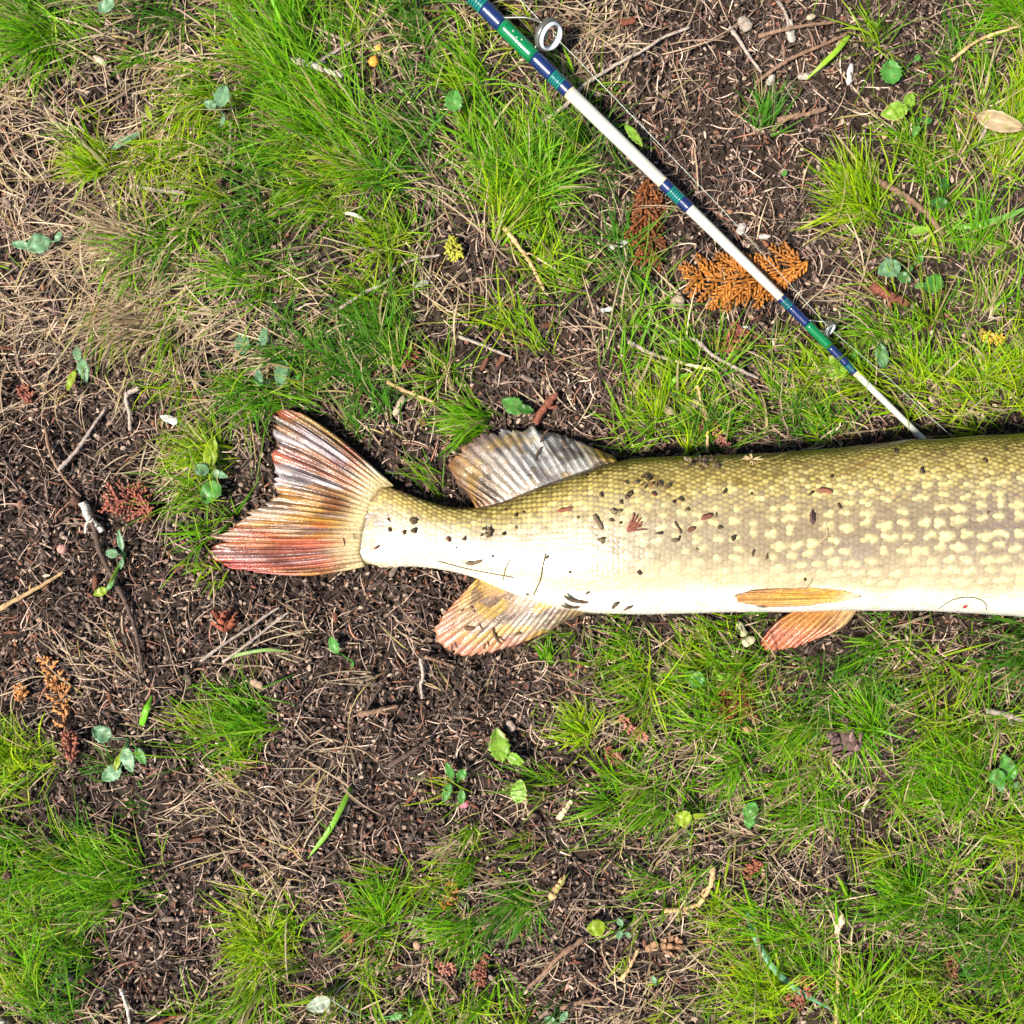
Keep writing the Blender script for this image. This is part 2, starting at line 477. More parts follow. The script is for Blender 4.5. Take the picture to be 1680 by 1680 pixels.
def tuft_blades(cx, cy, n, spread, az0, azs, L0, e0m, wid, tint, dead=0.15, dr=1.0):
    """one clump; returns blade arrays"""
    base = np.stack([cx + RNG.normal(0, spread, n), cy + RNG.normal(0, spread, n)], 1)
    az = az0 + RNG.normal(0, azs, n)
    L = L0 * RNG.uniform(0.55, 1.2, n)
    e0 = np.clip(RNG.normal(e0m, 0.28, n), 0.05, 1.5)
    droop = np.abs(RNG.normal(dr, 0.4, n))
    w = wid * RNG.uniform(0.7, 1.3, n) * np.where(RNG.uniform(0, 1, n) < .07, 1.9, 1.0)
    t = RNG.uniform(0, 1, n)
    if tint == 'y': c = mixc(G_MD, lin(182, 204, 12), t)
    elif tint == 'b': c = mixc(G_DK, G_BL, t)
    elif tint == 'g': c = mixc(lin(70, 142, 2), lin(134, 190, 6), t)
    else: c = mixc(G_DK, G_YL, t)
    c = c * RNG.uniform(0.8, 1.2, n)[:, None]
    dm = RNG.uniform(0, 1, n) < dead
    c[dm] = mixc(STR1, STR2 if dead > .9 else STR3, RNG.uniform(0, 1, n))[dm] * RNG.uniform(0.6, 1.0, n)[dm][:, None]
    c1 = c * 0.7 + 0.3 * np.where(RNG.uniform(0, 1, n)[:, None] < 0.25, lin(190, 194, 80)[None], c)
    c0 = c * 0.85 + 0.15 * lin(140, 146, 70)
    if dead > .9: c0 = c1 = c
    return base, az, e0, droop, L, w, c0, c1

def grow(cand, dens, xmax, maxn):
    """random clump centres by the density map"""
    X = RNG.uniform(-xmax, xmax, cand); Y = RNG.uniform(-xmax, xmax, cand)
    d = dens(X, Y)
    keep = RNG.uniform(0, 1, cand) < d
    keep &= ~in_foot(X, Y)
    X, Y = X[keep], Y[keep]
    return X[:maxn], Y[:maxn]

def green_d(X, Y):
    v = cell(GREEN, X, Y) / 8.0
    n = fbm(X / 0.036, Y / 0.036, 77, 3)
    return np.clip(v * 1.25 - 0.32 + (n - 0.5) * 3.0, 0, 1) * np.clip(v * 4, 0, 1)
def straw_d(X, Y):
    v = cell(STRAW, X, Y) / 8.0
    n = fbm(X / 0.035, Y / 0.035, 91, 3)
    lf = np.clip(1 - (X / S + 840) / 700, 0, 1) * np.clip((Y + .05) / .1, 0, 1)
    return np.clip(v * (.42 + .75 * lf) + (n - 0.5) * 0.9, 0, 1) * np.clip(v * 4, 0, 1)

ga = Acc()
def collect(X, Y, nb, L0, e0m, acc, inner):
    parts = []
    for x, y in zip(X, Y):
        n = int(nb * RNG.uniform(0.5, 1.5))
        ld = float(lean_dir(np.array([x]), np.array([y]))[0])
        hue = float(fbm(np.array([x / 0.05]), np.array([y / 0.05]), 55, 2)[0])
        tint = 'y' if hue > 0.62 else ('b' if hue < 0.33 else ('g' if RNG.uniform() < 0.6 else 'm'))
        azs = RNG.uniform(0.25, 0.9) if RNG.uniform() < 0.75 else 2.2
        parts.append(tuft_blades(x, y, n, RNG.uniform(0.0015, 0.006), ld + RNG.normal(0, 0.4), azs, L0 * RNG.uniform(0.6, 1.35), e0m, 0.00066, tint, dead=RNG.uniform(0.02, 0.22)))
    arr = [np.concatenate(a) for a in zip(*parts)]
    acc.add(*blades(*arr))
X, Y = grow(3600, green_d, 0.345, 2600)
collect(X, Y, 23, 0.033, 0.75, ga, True)
# short fine undergrowth
X, Y = grow(4000, green_d, 0.345, 2600)
collect(X, Y, 6, 0.016, 0.9, ga, True)
# outside the picture
X = RNG.uniform(-0.95, 0.95, 1900); Y = RNG.uniform(-0.95, 0.95, 1900)
k = (np.maximum(np.abs(X), np.abs(Y)) > 0.34) & ~in_foot(X, Y) & (fbm(X / 0.06, Y / 0.06, 77, 2) > 0.42)
collect(X[k], Y[k], 18, 0.034, 0.75, ga, False)
obj('grass', ga.mesh('grass'), M_grass, kind='stuff', label='fine green grass growing in loose patches on the dark soil', category='grass')

# dead straw lying flat
da = Acc()
parts = []
X, Y = grow(6200, straw_d, 0.35, 3000)
for x, y in zip(X, Y):
    n = int(RNG.integers(3, 9))
    ld = float(lean_dir(np.array([x]), np.array([y]))[0])
    L = RNG.uniform(0.018, 0.042)
    b = np.stack([x + RNG.normal(0, 0.005, n), y + RNG.normal(0, 0.005, n)], 1)
    wild = RNG.uniform() < 0.35
    az = ld + RNG.normal(0, 2.0 if wild else 0.45, n)
    c = mixc(STR1, STR2, RNG.uniform(0, 1, n)) * RNG.uniform(0.55, 1.05, n)[:, None]
    gm = RNG.uniform(0, 1, n) < 0.12
    c[gm] = STR3 * 0.9
    parts.append((b, az, np.abs(RNG.normal(0.32, 0.2, n)), np.abs(RNG.normal(0.75, 0.4, n)), L * RNG.uniform(0.6, 1.3, n), RNG.uniform(0.0005, 0.00095, n), c, c * 0.95))
arr = [np.concatenate(a) for a in zip(*parts)]
da.add(*blades(*arr, curl=RNG.normal(0, 0.6, len(arr[0]))))
obj('dead_grass', da.mesh('dead_grass'), M_dry, kind='stuff', label='pale dead grass stems lying flat over the soil', category='dead grass')

# ------------------------------------------------------------------ litter: crumbs, flakes, fibres
LIT = [(lin(48, 38, 32), .26), (lin(74, 59, 50), .27), (lin(108, 88, 75), .22), (lin(146, 122, 104), .13), (lin(112, 74, 56), .07), (lin(178, 154, 132), .04), (lin(140, 92, 68), .01)]
def lit_col(n):
    c = np.array([a for a, b in LIT]); p = np.array([b for a, b in LIT]); p /= p.sum()
    return c[RNG.choice(len(c), n, p=p)] * RNG.uniform(0.7, 1.25, n)[:, None]
def frames(n, tilt):
    az = RNG.uniform(0, 2 * math.pi, n); t = RNG.normal(0, tilt, n); r = RNG.normal(0, tilt, n)
    ca, sa, ct, st = np.cos(az), np.sin(az), np.cos(t), np.sin(t)
    e1 = np.stack([ca * ct, sa * ct, st], 1)
    e2 = np.stack([-sa, ca, np.zeros(n)], 1)
    e3 = np.cross(e1, e2)
    cr, sr = np.cos(r)[:, None], np.sin(r)[:, None]
    return e1, e2 * cr + e3 * sr, e3 * cr - e2 * sr
FLAKE_V = np.array([(-.5, 0, 0), (-.25, .42, .06), (.22, .5, .02), (.5, .05, .0), (.2, -.45, .05), (-.28, -.5, .0), (0, 0, .2)])
FLAKE_F = np.array([(6, 0, 5), (6, 1, 0), (6, 2, 1), (6, 3, 2), (6, 4, 3), (6, 5, 4)])[:, ::-1]
s2 = math.sqrt(.5)
GRAIN_V = np.array([(-.5, 0, 0), (-.3, .35, .05), (-.3, 0, .36), (-.3, -.35, .05), (-.3, 0, -.3), (.25, .42, 0), (.25, 0, .4), (.25, -.42, 0), (.25, 0, -.36), (.5, 0, .04)])
GRAIN_F = np.array([(0, 2, 1), (0, 3, 2), (0, 4, 3), (0, 1, 4), (1, 2, 6), (1, 6, 5), (2, 3, 7), (2, 7, 6), (3, 4, 8), (3, 8, 7), (4, 1, 5), (4, 5, 8), (5, 6, 9), (6, 7, 9), (7, 8, 9), (8, 5, 9)])
STICK_V = np.array([(x, y + .15 * math.sin(3 * x), z + .2 * (x * x)) for x in (-.5, 0, .5) for y, z in ((.5, -.3), (-.5, -.3), (0, .5))])
STICK_F = np.array([(0, 1, 4), (0, 4, 3), (1, 2, 5), (1, 5, 4), (2, 0, 3), (2, 3, 5), (3, 4, 7), (3, 7, 6), (4, 5, 8), (4, 8, 7), (5, 3, 6), (5, 6, 8), (0, 2, 1), (6, 7, 8)])
def scatter(acc, X, Y, tv, tf, ln, wd, th, tilt, lift, col=None):
    n = len(X)
    e1, e2, e3 = frames(n, tilt)
    jit = 1 + RNG.normal(0, 0.16, (n, len(tv), 1))
    v = tv[None] * jit
    Z = H(X, Y) + lift
    V = np.stack([X, Y, Z], 1)[:, None, :] + e1[:, None] * (v[:, :, :1] * ln[:, None, None]) + e2[:, None] * (v[:, :, 1:2] * wd[:, None, None]) + e3[:, None] * (v[:, :, 2:3] * th[:, None, None])
    F = (tf[None] + (np.arange(n) * len(tv))[:, None, None]).reshape(-1, 3)
    c = lit_col(n) if col is None else col
    acc.add(V.reshape(-1, 3), F, np.repeat(c, len(tv), 0))
def spots(n, xm=0.345):
    X = RNG.uniform(-xm, xm, int(n * 1.3)); Y = RNG.uniform(-xm, xm, int(n * 1.3))
    keep = ~in_foot(X, Y) & (RNG.uniform(0, 1, len(X)) < 1.15 - cell(GREEN, X, Y) / 11)
    return X[keep][:n], Y[keep][:n]
la = Acc()
X, Y = spots(31000); n = len(X)
scatter(la, X, Y, FLAKE_V, FLAKE_F, RNG.uniform(.0018, .0050, n), RNG.uniform(.0009, .0024, n), RNG.uniform(.0008, .002, n), .38, RNG.uniform(.0, .0022, n))
X, Y = spots(30000); n = len(X); q = .0009 + .0026 * RNG.uniform(0, 1, n) ** 1.6
scatter(la, X, Y, GRAIN_V, GRAIN_F, q * 1.3, q * .9, q * .9, .5, RNG.uniform(.0002, .0018, n))
X, Y = spots(19000); n = len(X)
scatter(la, X, Y, STICK_V, STICK_F, .003 + .011 * RNG.uniform(0, 1, n) ** 2, RNG.uniform(.0004, .0011, n), RNG.uniform(.0005, .0010, n), .22, RNG.uniform(.0006, .0030, n), lit_col(n) * 1.35)
# the same, sparser, beyond the picture
X = RNG.uniform(-1, 1, 12000); Y = RNG.uniform(-1, 1, 12000); k = (np.maximum(abs(X), abs(Y)) > .345) & ~in_foot(X, Y); X, Y = X[k], Y[k]; n = len(X)
scatter(la, X, Y, FLAKE_V, FLAKE_F, RNG.uniform(.003, .008, n), RNG.uniform(.0015, .004, n), RNG.uniform(.001, .002, n), .35, RNG.uniform(.0, .002, n))
obj('leaf_litter', la.mesh('leaf_litter'), M_litter, kind='stuff', label='brown crumbs, bark flakes and fibres covering the soil', category='litter')

# thin curled rootlets and fibres
ra = Acc()
X, Y = spots(7500); n = len(X)
c = lit_col(n) * 1.9 + 0.03
ra.add(*blades(np.stack([X, Y], 1), RNG.uniform(0, 6.28, n), np.abs(RNG.normal(.2, .2, n)), RNG.uniform(.2, .9, n), RNG.uniform(.008, .024, n), RNG.uniform(.00035, .0007, n), c, c, curl=RNG.normal(0, 1.3, n)))
obj('root_fibres', ra.mesh('root_fibres'), M_litter, kind='stuff', label='thin curled brown rootlets and fibres on the soil', category='fibres')

# ------------------------------------------------------------------ the pike
fish = thing('fish', 'large olive and cream spotted pike lying on its side', 'fish')
NA = 56
th = np.linspace(0, 2 * math.pi, NA, endpoint=False)
cs, sn = np.cos(th), np.sin(th)
pw = lambda v: np.sign(v) * np.abs(v) ** (2 / 2.2)
yy = pw(cs); zz = pw(sn)
BV = np.zeros((NS, NA, 3))
BV[:, :, 0] = f_X[:, None]
BV[:, :, 1] = f_cy[:, None] + f_a[:, None] * yy[None]
BV[:, :, 2] = f_zc[:, None] + f_b[:, None] * zz[None]
BV[:, :, 2] = np.where(BV[:, :, 2] < 0.0012, 0.0012 + (BV[:, :, 2] - 0.0012) * 0.15, BV[:, :, 2])
def sstep(a, b, x): t = np.clip((x - a) / (b - a), 0, 1); return t * t * (3 - 2 * t)

def skin(px, v, spot=True, seed=0):
    """skin colour of the pike, with bright sun on the tail end painted in: px along the fish, v = 0 back .. 0.5 mid flank .. 1 belly"""
    px = np.asarray(px, float); v = np.asarray(v, float)
    wob = (fbm(px / 85 + v * 3, v * 6 - px / 140, 61, 2) - 0.5) * 0.10
    back = lin(72, 58, 10); up = lin(116, 96, 40); mid = lin(136, 119, 90); low = lin(178, 160, 122); belly = lin(224, 218, 204)
    vv = v + wob
    def mix(c, d, t): return c * (1 - t[..., None]) + d * t[..., None]
    c = np.broadcast_to(back, vv.shape + (3,))
    c = mix(c, up, sstep(0.13, 0.24, vv)); c = mix(c, mid, sstep(0.25, 0.38, vv))
    c = mix(c, low, sstep(0.52, 0.70, vv)); c = mix(c, belly, sstep(0.69, 0.80, vv))
    c = mix(c, c * np.array([.82, .82, .92]), sstep(1250, 1600, px) * sstep(.2, .4, vv) * (1 - sstep(.6, .75, vv)))
    # rows of pale yellow flecks running along the flank
    sp = np.zeros(vv.shape)
    big = sstep(1050, 1500, px)
    for k, (cw, rows, prob) in enumerate(((29, 24, .86),)):
        row = v * rows + (fbm(px / 300, v * 2, 62, 2) - 0.5) * 1.2 + px / 900
        r_ = np.floor(row); off = _hash(r_, r_ * 0 + 7, 63)
        u_ = px / cw + off * 7; c_ = np.floor(u_)
        jx = 0.5 + (_hash(c_, r_, 64) - 0.5) * 0.25; jy = 0.5 + (_hash(c_, r_, 74) - 0.5) * 0.3
        rx = 0.20 + (0.10 + 0.16 * big) * _hash(c_, r_, 65); on = _hash(c_, r_, 66) < prob
        d = ((u_ - c_ - jx) / rx) ** 2 + ((row - r_ - jy) / 0.27) ** 2
        sp = np.maximum(sp, on * (1 - sstep(0.8, 1.3, d)))
    sp = sp * sstep(0.20, 0.36, vv) * (1 - sstep(0.84, 0.92, vv)) * (0.6 + 0.4 * fbm(px / 50, v * 8, 69, 2))
    c = mix(c, lin(226, 210, 146), sp * 0.85)
    # sun glare towards the tail, painted into the skin as a paler colour
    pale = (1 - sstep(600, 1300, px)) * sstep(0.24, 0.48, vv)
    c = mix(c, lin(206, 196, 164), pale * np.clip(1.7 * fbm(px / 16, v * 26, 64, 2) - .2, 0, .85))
    rt = (1 - sstep(590, 730, px)) * np.clip(1.6 * fbm(px / 40, v * 40, 68, 2), 0, 1)
    c = mix(c, lin(160, 130, 80), rt * .85)
    lil = sstep(0.45, 0.85, fbm(px / 150 + v * 2.3, v * 5 - px / 260, 67, 2)) * sstep(0.25, 0.4, vv) * (1 - sstep(0.6, 0.75, vv)) * (1 - sp)
    c = mix(c, lin(132, 118, 116), lil * 0.5)
    return c
vang = np.where(th <= math.pi, th / math.pi, (2 * math.pi - th) / math.pi)
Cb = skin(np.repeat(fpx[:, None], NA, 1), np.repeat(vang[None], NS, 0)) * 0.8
# head: darker, mouth line
bi = np.arange(NS * NA).reshape(NS, NA)
Fb = np.stack([bi[:-1].ravel(), np.roll(bi, -1, 1)[:-1].ravel(), np.roll(bi, -1, 1)[1:].ravel(), bi[1:].ravel()], 1)[:, ::-1]
acc = Acc(); acc.add(BV.reshape(-1, 3), Fb, Cb.reshape(-1, 3))
for ring, p in ((bi[0], BV[0].mean(0)), (bi[-1], BV[-1].mean(0) + (0.004, 0, 0))):
    Vr = np.vstack([BV.reshape(-1, 3)[ring], p]); k = len(ring)
    acc.add(Vr, [(k, i, (i + 1) % k) if ring[0] != 0 else (k, (i + 1) % k, i) for i in range(k)], lin(150, 130, 90))
obj('body', acc.mesh('fish_body'), M_scale, fish)

def surf(px, ang):
    """point, tangent to the tail, tangent round the body, normal"""
    X = np.interp(px, fpx, f_X)
    def P(pxq, an):
        Xq = np.interp(pxq, fpx, f_X); cy, a, b, zc = fish_at(Xq)
        return np.stack([Xq, cy + a * pw(np.cos(an)), zc + b * pw(np.sin(an))], -1)
    p = P(px, ang); e1 = P(px - 6, ang) - P(px + 6, ang); e2 = P(px, ang + .05) - P(px, ang - .05)
    e1 /= np.linalg.norm(e1, axis=-1)[..., None]; e2 /= np.linalg.norm(e2, axis=-1)[..., None]
    n = np.cross(e2, e1); n /= np.linalg.norm(n, axis=-1)[..., None]
    return p, e1, e2, n

# scales, row by row
SP = 8.1
sc = []
for i, px in enumerate(np.arange(578, 2080, SP)):
    X = np.interp(px, fpx, f_X); cy, a, b, zc = fish_at(X)
    an = np.linspace(-0.45, math.pi + 0.35, 400)
    yq = a * pw(np.cos(an)); zq = b * pw(np.sin(an))
    s = np.r_[0, np.cumsum(np.hypot(np.diff(yq), np.diff(zq)))]
    step = 0.0029 * (0.8 if px < 760 else 1.0)
    m = int(s[-1] / step)
    # keep rows roughly aligned from column to column
    pos = (np.arange(m) + (0.5 if i % 2 else 0.0)) * (s[-1] / m)
    aa = np.interp(pos, s, an)
    for q in aa: sc.append((px, q, s[-1] / m))
sc = np.array(sc)
sc = sc[sc[:, 0] > 596 + 30 * (fbm(sc[:, 1] * 3, sc[:, 1] * 0, 71, 2) - 0.5) + RNG.uniform(0, 44, len(sc)) ** 1.0 * (RNG.uniform(0, 1, len(sc)) < .6)]
sc[:, 0] += RNG.normal(0, 0.35, len(sc)); sc[:, 1] += RNG.normal(0, 0.006, len(sc))
p, e1, e2, nn = surf(sc[:, 0], sc[:, 1])
flip = nn[:, 2] * 0 + np.sign((p[:, 1] - fish_at(p[:, 0])[0]) * nn[:, 1] + (p[:, 2] - fish_at(p[:, 0])[3]) * nn[:, 2])
nn = nn * flip[:, None]
lg = SP * S * 1.30 * 0.62; wd = sc[:, 2] * 0.60
# shield: tucked in at the head side, free and rounded at the tail side
SV = np.array([(-.75, 0, -.25), (-.45, .75, -.2), (.25, .95, .15), (.78, .62, .3), (1.0, 0, .42), (.78, -.62, .3), (.25, -.95, .15), (-.45, -.75, -.2), (.18, 0, .75)])
SF = np.array([(8, i, (i + 1) % 8) for i in range(8)])
relief = 0.00030
jz = RNG.uniform(0.8, 1.25, len(sc))
SVs = p[:, None] + e1[:, None] * (SV[None, :, :1] * lg) + e2[:, None] * (SV[None, :, 1:2] * wd[:, None, None]) + nn[:, None] * (SV[None, :, 2:3] * relief * jz[:, None, None] + 0.00012)
v_ = sc[:, 1] / math.pi
v_ = np.where(v_ < 0, -v_, np.where(v_ > 1, 2 - v_, v_))
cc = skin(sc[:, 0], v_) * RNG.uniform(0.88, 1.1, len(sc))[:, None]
goldw = (sstep(0.07, 0.16, v_) * (1 - sstep(0.30, 0.50, v_)) * RNG.uniform(0.0, 1.0, len(sc)) ** 0.6)[:, None]
vpx = sc[:, 0][:, None] - SV[None, :, 0] * lg / S
vvv = v_[:, None] + SV[None, :, 1] * 0.016
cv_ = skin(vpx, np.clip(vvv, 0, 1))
wv = sstep(0.25, 0.45, v_)[:, None, None] * 0.5
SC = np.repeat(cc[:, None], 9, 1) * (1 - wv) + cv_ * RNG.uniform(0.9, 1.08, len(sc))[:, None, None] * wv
ctr = SC[:, 8] * (1 - goldw) + lin(206, 184, 100) * goldw
SC[:, 4] = ctr * .4 + SC[:, 4] * .6
SC[:, 8] = ctr * 1.03
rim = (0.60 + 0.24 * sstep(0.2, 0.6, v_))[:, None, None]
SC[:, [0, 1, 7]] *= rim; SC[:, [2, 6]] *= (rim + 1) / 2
vis = (sc[:, 0] < 1680)
size_rank = np.argsort(-(np.where(vis & (sc[:, 0] > 1250) & (v_ > 0.22) & (v_ < 0.75), 1, 0) * (1 + 0.2 * RNG.uniform(0, 1, len(sc)))))
pick = size_rank[:290]
rest = np.setdiff1d(np.arange(len(sc)), pick)
F = (SF[None] + (np.arange(len(rest)) * 9)[:, None, None]).reshape(-1, 3)
fz = flip[rest][0]
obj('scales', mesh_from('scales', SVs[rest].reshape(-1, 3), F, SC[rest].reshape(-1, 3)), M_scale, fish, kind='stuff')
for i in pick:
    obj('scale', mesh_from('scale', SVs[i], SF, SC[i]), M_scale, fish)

# fins ---------------------------------------------------------------
def fin(name, base, outer, nray, colf, parent, bulge=0.0, e0=(0, 0), e1=(0, 0), rip=0.0006, ray_r=0.0007, wave=0.0015, seed=1, label=None, zfun=None, ray_col=1.25, ragged=0.03):
    NT = nray * 6 + 1; NSS = 34
    B = resample(base, NT); E = resample(outer, NT)
    t = np.linspace(0, 1, NT)
    s = np.linspace(0, 1, NSS)
    rag = 1 + ragged * ((vnoise(t * nray * 2.1, t * 0, seed) - 0.5) * 2) - .05 * (vnoise(t * nray * 5.3, t * 0 + 3, seed) > .8)
    def at(ti, si, lift=0.0):
        """pixel-space interpolation, then world"""
        b = np.stack([np.interp(ti, t, B[:, k]) for k in range(3)], -1)
        e = np.stack([np.interp(ti, t, E[:, k]) for k in range(3)], -1)
        q = b + (e - b) * (si * np.interp(ti, t, rag) ** 1)[..., None]
        w = np.sin(np.pi * si) * (1 - ti) ** 3; w2 = np.sin(np.pi * si) * ti ** 3
        px = q[..., 0] + w * e0[0] + w2 * e1[0]; py = q[..., 1] + w * e0[1] + w2 * e1[1]
        z = q[..., 2] + bulge * np.sin(np.pi * si)
        if zfun is not None:
            for _ in range(2):
                k = (HC - z) / HC
                z = zfun((px - 840) * S * k, (840 - py) * S * k, ti, si)
        z = z + rip * (.45 + 1.1 * vnoise(ti * nray * .8, si * 3, seed + 6)) * np.cos(2 * np.pi * (ti * nray - 0.5)) * np.clip(si * 3 - .12, 0.0, 1) + .0007 * (fbm(ti * nray * 1.7, si * 9, seed + 7, 2) - .5) + wave * (fbm(ti * 5, si * 2.2, seed + 3, 2) - 0.5) * 2 * np.clip(si * 2, 0, 1) + lift
        k = (HC - z) / HC
        return np.stack([(px - 840) * S * k, (840 - py) * S * k, z], -1)
    TI, SI = np.meshgrid(t, s, indexing='ij')
    V = at(TI, SI)
    C = colf(TI, SI)
    ridge = 0.5 + 0.5 * np.cos(2 * np.pi * (TI * nray - 0.5))
    C = C * (1 - (0.45 - 0.45 * ridge) * sstep(.05, .3, SI))[..., None] * (.7 + .6 * fbm(TI * nray * 4, SI * 4, seed + 9, 2))[..., None]
    ii = np.arange(NT * NSS).reshape(NT, NSS)
    F = np.stack([ii[:-1, :-1].ravel(), ii[1:, :-1].ravel(), ii[1:, 1:].ravel(), ii[:-1, 1:].ravel()], 1)
    me = mesh_from(name, V.reshape(-1, 3), F, C.reshape(-1, 3))
    o = obj(name, me, M_fin, parent)
    if label: o['label'] = label
    md = o.modifiers.new('thickness', 'SOLIDIFY'); md.thickness = 0.0006; md.offset = 0
    for i in range(nray):
        a = Acc(); ti = (i + 0.5) / nray
        sg = np.linspace(0.0, 0.95, 16)
        for br in (-1, 1):
            tt_ = ti + br * 0.26 / nray * np.clip((sg - 0.35) / 0.6, 0, 1)
            P = at(tt_, sg, 0.0002)
            Vt, Ft = tube(P, ray_r * np.interp(sg, [0, .18, .4, 1], [.35, .95, .72, .3]) * (1 + 0.12 * RNG.normal(0, 1, 16)), 5)
            cc = colf(np.r_[tt_.repeat(5), tt_[0], tt_[-1]], np.r_[sg.repeat(5), sg[0], sg[-1]]) * ray_col * RNG.uniform(.7, 1.15)
            a.add(Vt, Ft, cc)
        obj('fin_ray', a.mesh('fin_ray'), M_fin, o)
    return o

def blend(stops, x):
    xs = [a for a, b in stops]
    return np.stack([np.interp(x, xs, [b[k] for a, b in stops]) for k in range(3)], -1)
def blot(t, s, ft, fs, seed, lo, hi): return sstep(lo, hi, fbm(t * ft, s * fs, seed, 3))[..., None]

OR = lin(206, 138, 42); RD = lin(196, 78, 58); DKP = lin(74, 44, 40); YW = lin(212, 168, 60); CR = lin(226, 206, 150); OLV = lin(128, 100, 28); PK = lin(216, 140, 110)
def tail_col(t, s):
    c = blend([(0, OLV), (.08, lin(140, 100, 44)), (.2, lin(156, 108, 78)), (.36, lin(164, 118, 66)), (.5, lin(184, 132, 46)), (.64, lin(180, 124, 48)), (.75, lin(170, 98, 62)), (.88, lin(176, 88, 64)), (1, lin(186, 130, 56))], t)
    rb = blot(t, s, 12, 2.6, 5, .54, .68) * .5; c = c * (1 - rb) + RD * rb
    lw = blot(t, s, 20, 2.0, 6, .52, .64) * (1 - .6 * sstep(.35, .6, t))[..., None] * .7; c = c * (1 - lw) + lin(190, 184, 186) * lw  # whitish wet sheen painted into the fin colour, strongest on the upper lobe
    tip = (sstep(.66, .98, s) * sstep(.76, .9, t))[..., None]
    c = c * (1 - tip * .8) + lin(176, 58, 56) * tip * .8
    d = blot(t, s, 18, 3.4, 9, .50, .62)
    c = c * (1 - d * .55) + DKP * d * .55
    w = ((1 - sstep(.02, .34 + .0 * t, s)) * (.55 + .9 * fbm(t * 30, s * 3, 12, 2)))[..., None].clip(0, 1)
    return c * (1 - w) + lin(196, 174, 124) * w
tail_base = [(646, 797, .0095), (622, 800, .0095), (600, 815, .0092), (588, 838, .009), (582, 862, .009), (580, 886, .0088), (584, 908, .0085), (600, 929, .0078)]
tail_base = [(x + 16 * math.sin(math.pi * i / 7), y, 0.0) for i, (x, y, z) in enumerate(tail_base)]
tail_base = [(x, y, max(float(fish_top((x - 840) * S * .988, (840 - y) * S * .988)) - .0001, .0045)) for x, y, z in tail_base]
zt = lambda n, lo, hi, sd: [lo + (hi - lo) * float(vnoise(np.array([i * .7]), np.array([0.]), sd)[0]) for i in range(n)]
zz_ = zt(len(TAIL_OUT), .003, .0085, 4)
tail_outer = [(x, y, z) for (x, y), z in zip(TAIL_OUT, zz_)]
fin('tail_fin', tail_base, tail_outer, 25, tail_col, fish, bulge=.002, e0=(-8, -14), e1=(0, 10), rip=.0006, ray_r=.0007, wave=.0022, seed=3, label='torn forked tail fin with orange and red streaked rays')

def dors_col(t, s):
    c = blend([(0, lin(140, 98, 56)), (.25, lin(156, 134, 108)), (.5, lin(170, 166, 160)), (.8, lin(162, 158, 146)), (.93, OLV), (1, OLV * .9)], t)
    d = blot(t, s, 10, 4, 15, .50, .62); c = c * (1 - d * .7) + lin(70, 52, 40) * d * .7
    y = blot(t, s, 9, 5, 19, .58, .7); c = c * (1 - y * .5) + YW * .6 * y * .5
    tip = (sstep(.65, 1, s) * (1 - sstep(.25, .5, t)))[..., None]
    return c * (1 - tip * .5) + lin(120, 60, 40) * tip * .5
xb = np.linspace(782, 1016, 9)
dors_base = []
for x in xb:
    X = float(np.interp(x, fpx, f_X)); zc = float(np.interp(x, fpx, f_zc))
    dors_base.append((x, float(np.interp(x, fpx, ftop)) + 4, zc + .0015))
zz_ = zt(len(DORS_OUT), .002, .008, 8); zz_[-1] = .013; zz_[-2] = .011; zz_[0] = .010
fin('dorsal_fin', dors_base, [(x, y, z) for (x, y), z in zip(DORS_OUT, zz_)], 22, dors_col, fish, bulge=.0025, rip=.0005, ray_r=.0005, wave=.002, seed=21, label='dorsal fin spread on the soil, grey glossy with brown rear blotches')

def anal_col(t, s):
    c = blend([(0, YW * .8), (.3, lin(186, 146, 104)), (.6, lin(172, 156, 138)), (1, lin(180, 150, 106))], t)
    d = blot(t, s, 9, 5, 25, .48, .6); c = c * (1 - d * .65) + lin(96, 76, 66) * d * .65
    y = blot(t, s, 8, 5, 29, .56, .66); c = c * (1 - y * .7) + lin(206, 166, 70) * y * .7
    tip = (sstep(.6, .95, s) * (1 - sstep(.55, .85, t)))[..., None]
    return c * (1 - tip * .75) + PK * tip * .75
xb = np.linspace(786, 964, 8)
anal_base = [(x, float(np.interp(x, fpx, fbot)) - 5, float(np.interp(x, fpx, f_zc))) for x in xb]
zz_ = zt(len(ANAL_OUT), .002, .007, 12); zz_[-1] = .010; zz_[0] = .009
fin('anal_fin', anal_base, [(x, y, z) for (x, y), z in zip(ANAL_OUT, zz_)], 24, anal_col, fish, bulge=.002, rip=.0004, ray_r=.00045, wave=.002, seed=31, label='anal fin with pink edge and yellow blotches, flecked with dirt')

